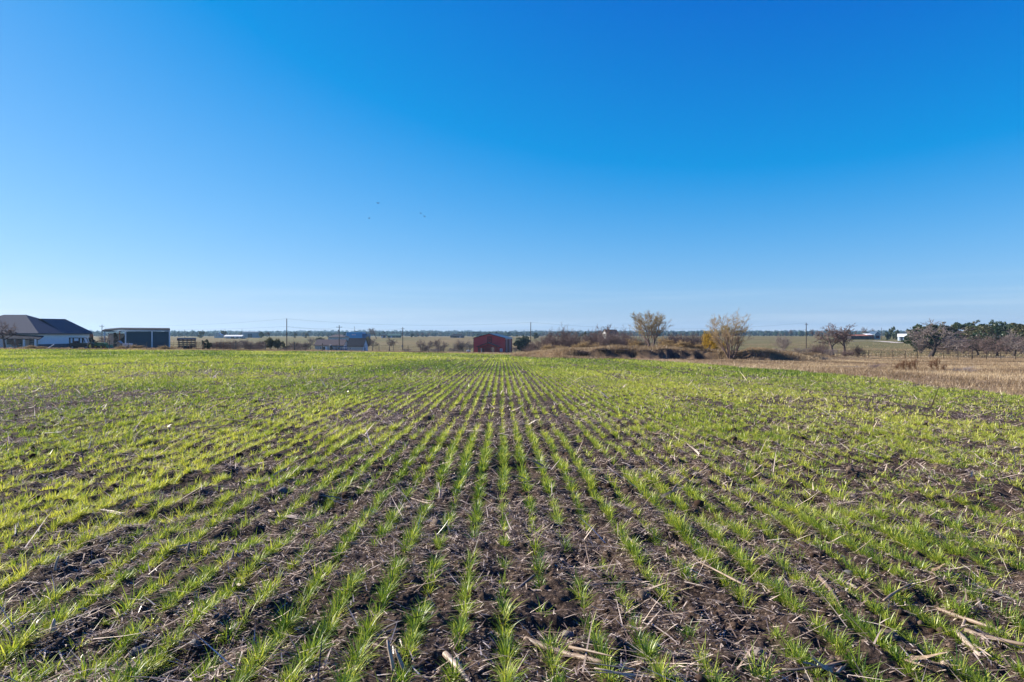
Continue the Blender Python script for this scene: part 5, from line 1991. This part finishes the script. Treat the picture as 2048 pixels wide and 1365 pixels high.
# --- single trees far out on the plain
many('far_tree', 'tree', 'single trees far out on the plain', [
    ('oak_c', 403, 640, 662, 15, 'dark far tree between the shed and the pale gabled house'),
    ('oak_c', 447, 680, 661, 14, 'dark far tree behind the pale gabled house'),
    ('oak_a', 523, 620, 664, 12, 'dark far tree right of the grey warehouse'),
    ('bare_c', 537, 620, 664, 12, 'bare far tree second right of the grey warehouse'),
    ('oak_c', 591, 640, 666, 8, 'small far tree right of the tallest pole'),
    ('oak_c', 613, 640, 666, 9, 'small far tree left of the brown ranch house'),
    ('bare_c', 747, 560, 657, 22, 'bare far tree standing above the ridge right of the blue barn'),
    ('oak_b', 824, 700, 667, 9, 'dark far tree right of the pasture pole'),
    ('bare_c', 836, 700, 667, 8, 'bare far tree above the pasture row'),
    ('bare_c', 846, 700, 666, 9, 'bare far tree near the left of the far tree line'),
    ('bare_c', 856, 700, 666, 9, 'bare far tree near the right of the far tree line'),
    ('bare_c', 1582, 640, 660, 10, 'lone bare far tree left of the right utility pole'),
    ('bare_c', 1623, 640, 659, 9, 'lone bare far tree right of the right utility pole'),
    ('bare_a', 1728, 560, 655, 12, 'bare far tree above the long dark shed'),
    ('bare_a', 1745, 560, 658, 10, 'bare far tree left of the white outlined gable barn'),
    ('oak_a', 1072, 560, 665, 12, 'dark far tree right of the pole by the barn'),
])


# --- distant woods on the horizon
def woods():
    H = Heap()
    forms = [ico_lump(700 + s) for s in range(6)]
    rgw = np.random.default_rng(9)
    for Y0, Y1, n, h0, h1, p0, p1 in ((1150, 1350, 900, 5, 9, -700, 2700), (1500, 1900, 1700, 7, 11, -700, 2700), (2200, 2900, 3600, 10, 16, -700, 2700), (3300, 4200, 3000, 16, 24, -700, 2700)):
        Yv = rgw.uniform(Y0, Y1, n); px = rgw.uniform(p0, p1, n); x = PX(px) * Yv
        z = land(x, Yv)
        cl = fbm(px / 45.0, Yv / 200.0, 7, 3)
        if Y0 < 1400:
            keep = (cl > .50)
            Yv, px, x, z, cl = Yv[keep], px[keep], x[keep], z[keep], cl[keep]
        n = len(x)
        h = rgw.uniform(h0, h1, n) * (.75 + .5 * cl)
        w = h * rgw.uniform(.40, .75, n)
        which = rgw.integers(0, 6, n)
        for q, (fv, ff) in enumerate(forms):
            s = np.where(which == q)[0]
            S3 = np.stack([w[s], w[s], h[s] * .55], 1)
            V = fv[None] * S3[:, None, :] + np.stack([x[s], Yv[s], z[s] + h[s] * .5], 1)[:, None, :]
            Fc = (np.arange(len(s))[:, None, None] * len(fv) + ff[None]).reshape(-1, 3)
            H.add(V.reshape(-1, 3), Fc, np.repeat(rgw.random(len(s)), len(fv)))
    m = leafy("far_woods", (.010, .020, .014), (.018, .030, .020), (.040, .040, .028), 0.0)
    o = H.build("far_woods", m)
    o['kind'] = 'stuff'
    tag(o, 'hazy blue belt of woods along the horizon', 'woods')


woods()

# --- birds
BIRD = surf("bird_feather", (.02, .02, .025), .9, .2, 5)
for px, py, Y, a, span, lab in ((756, 407, 150, .2, .40, 'largest dark bird gliding left above the short pale streak'), (739, 437, 160, -.5, .34, 'small dark bird low at the left of the flock'),
                                (841, 427, 170, .9, .34, 'small dark bird, upper of the pair at right'), (849, 433.5, 172, .3, .32, 'small dark bird, lower of the pair at right')):
    m = MB()
    m.tube([(0, -.16, 0), (0, -.05, .01), (0, .08, .01), (0, .2, 0)], [.02, .075, .06, .02], 6)
    for s in (-1, 1):
        m.poly((0, .14, .02), (s * span * .5, .06, .16), (s * span, -.08, .10), (s * span * .5, -.16, .14), (0, -.16, .02))
    o = m.build('bird', BIRD)
    o.location = (PX(px) * Y, Y, hgt(py, Y)); o.rotation_euler = (.7, .2 * a, a)
    tag(o, lab, 'bird', 'birds in the sky')

# --- the air: thin even haze over the whole plain, sky outside
hm, ht, HN, HL = new_mat("haze")
ho = HN.new('ShaderNodeOutputMaterial'); hv = HN.new('ShaderNodeVolumePrincipled')
hv.inputs['Color'].default_value = (.48, .76, 1.0, 1)
hv.inputs['Density'].default_value = 0.00011
hv.inputs['Anisotropy'].default_value = 0.2
HL.new(hv.outputs[0], ho.inputs['Volume'])
hz = MB().box(-8200, 8200, -7600, 4700, -11, 60).build('haze', hm)
hz['kind'] = 'stuff'
tag(hz, 'thin blue haze in the air over the plain', 'haze')
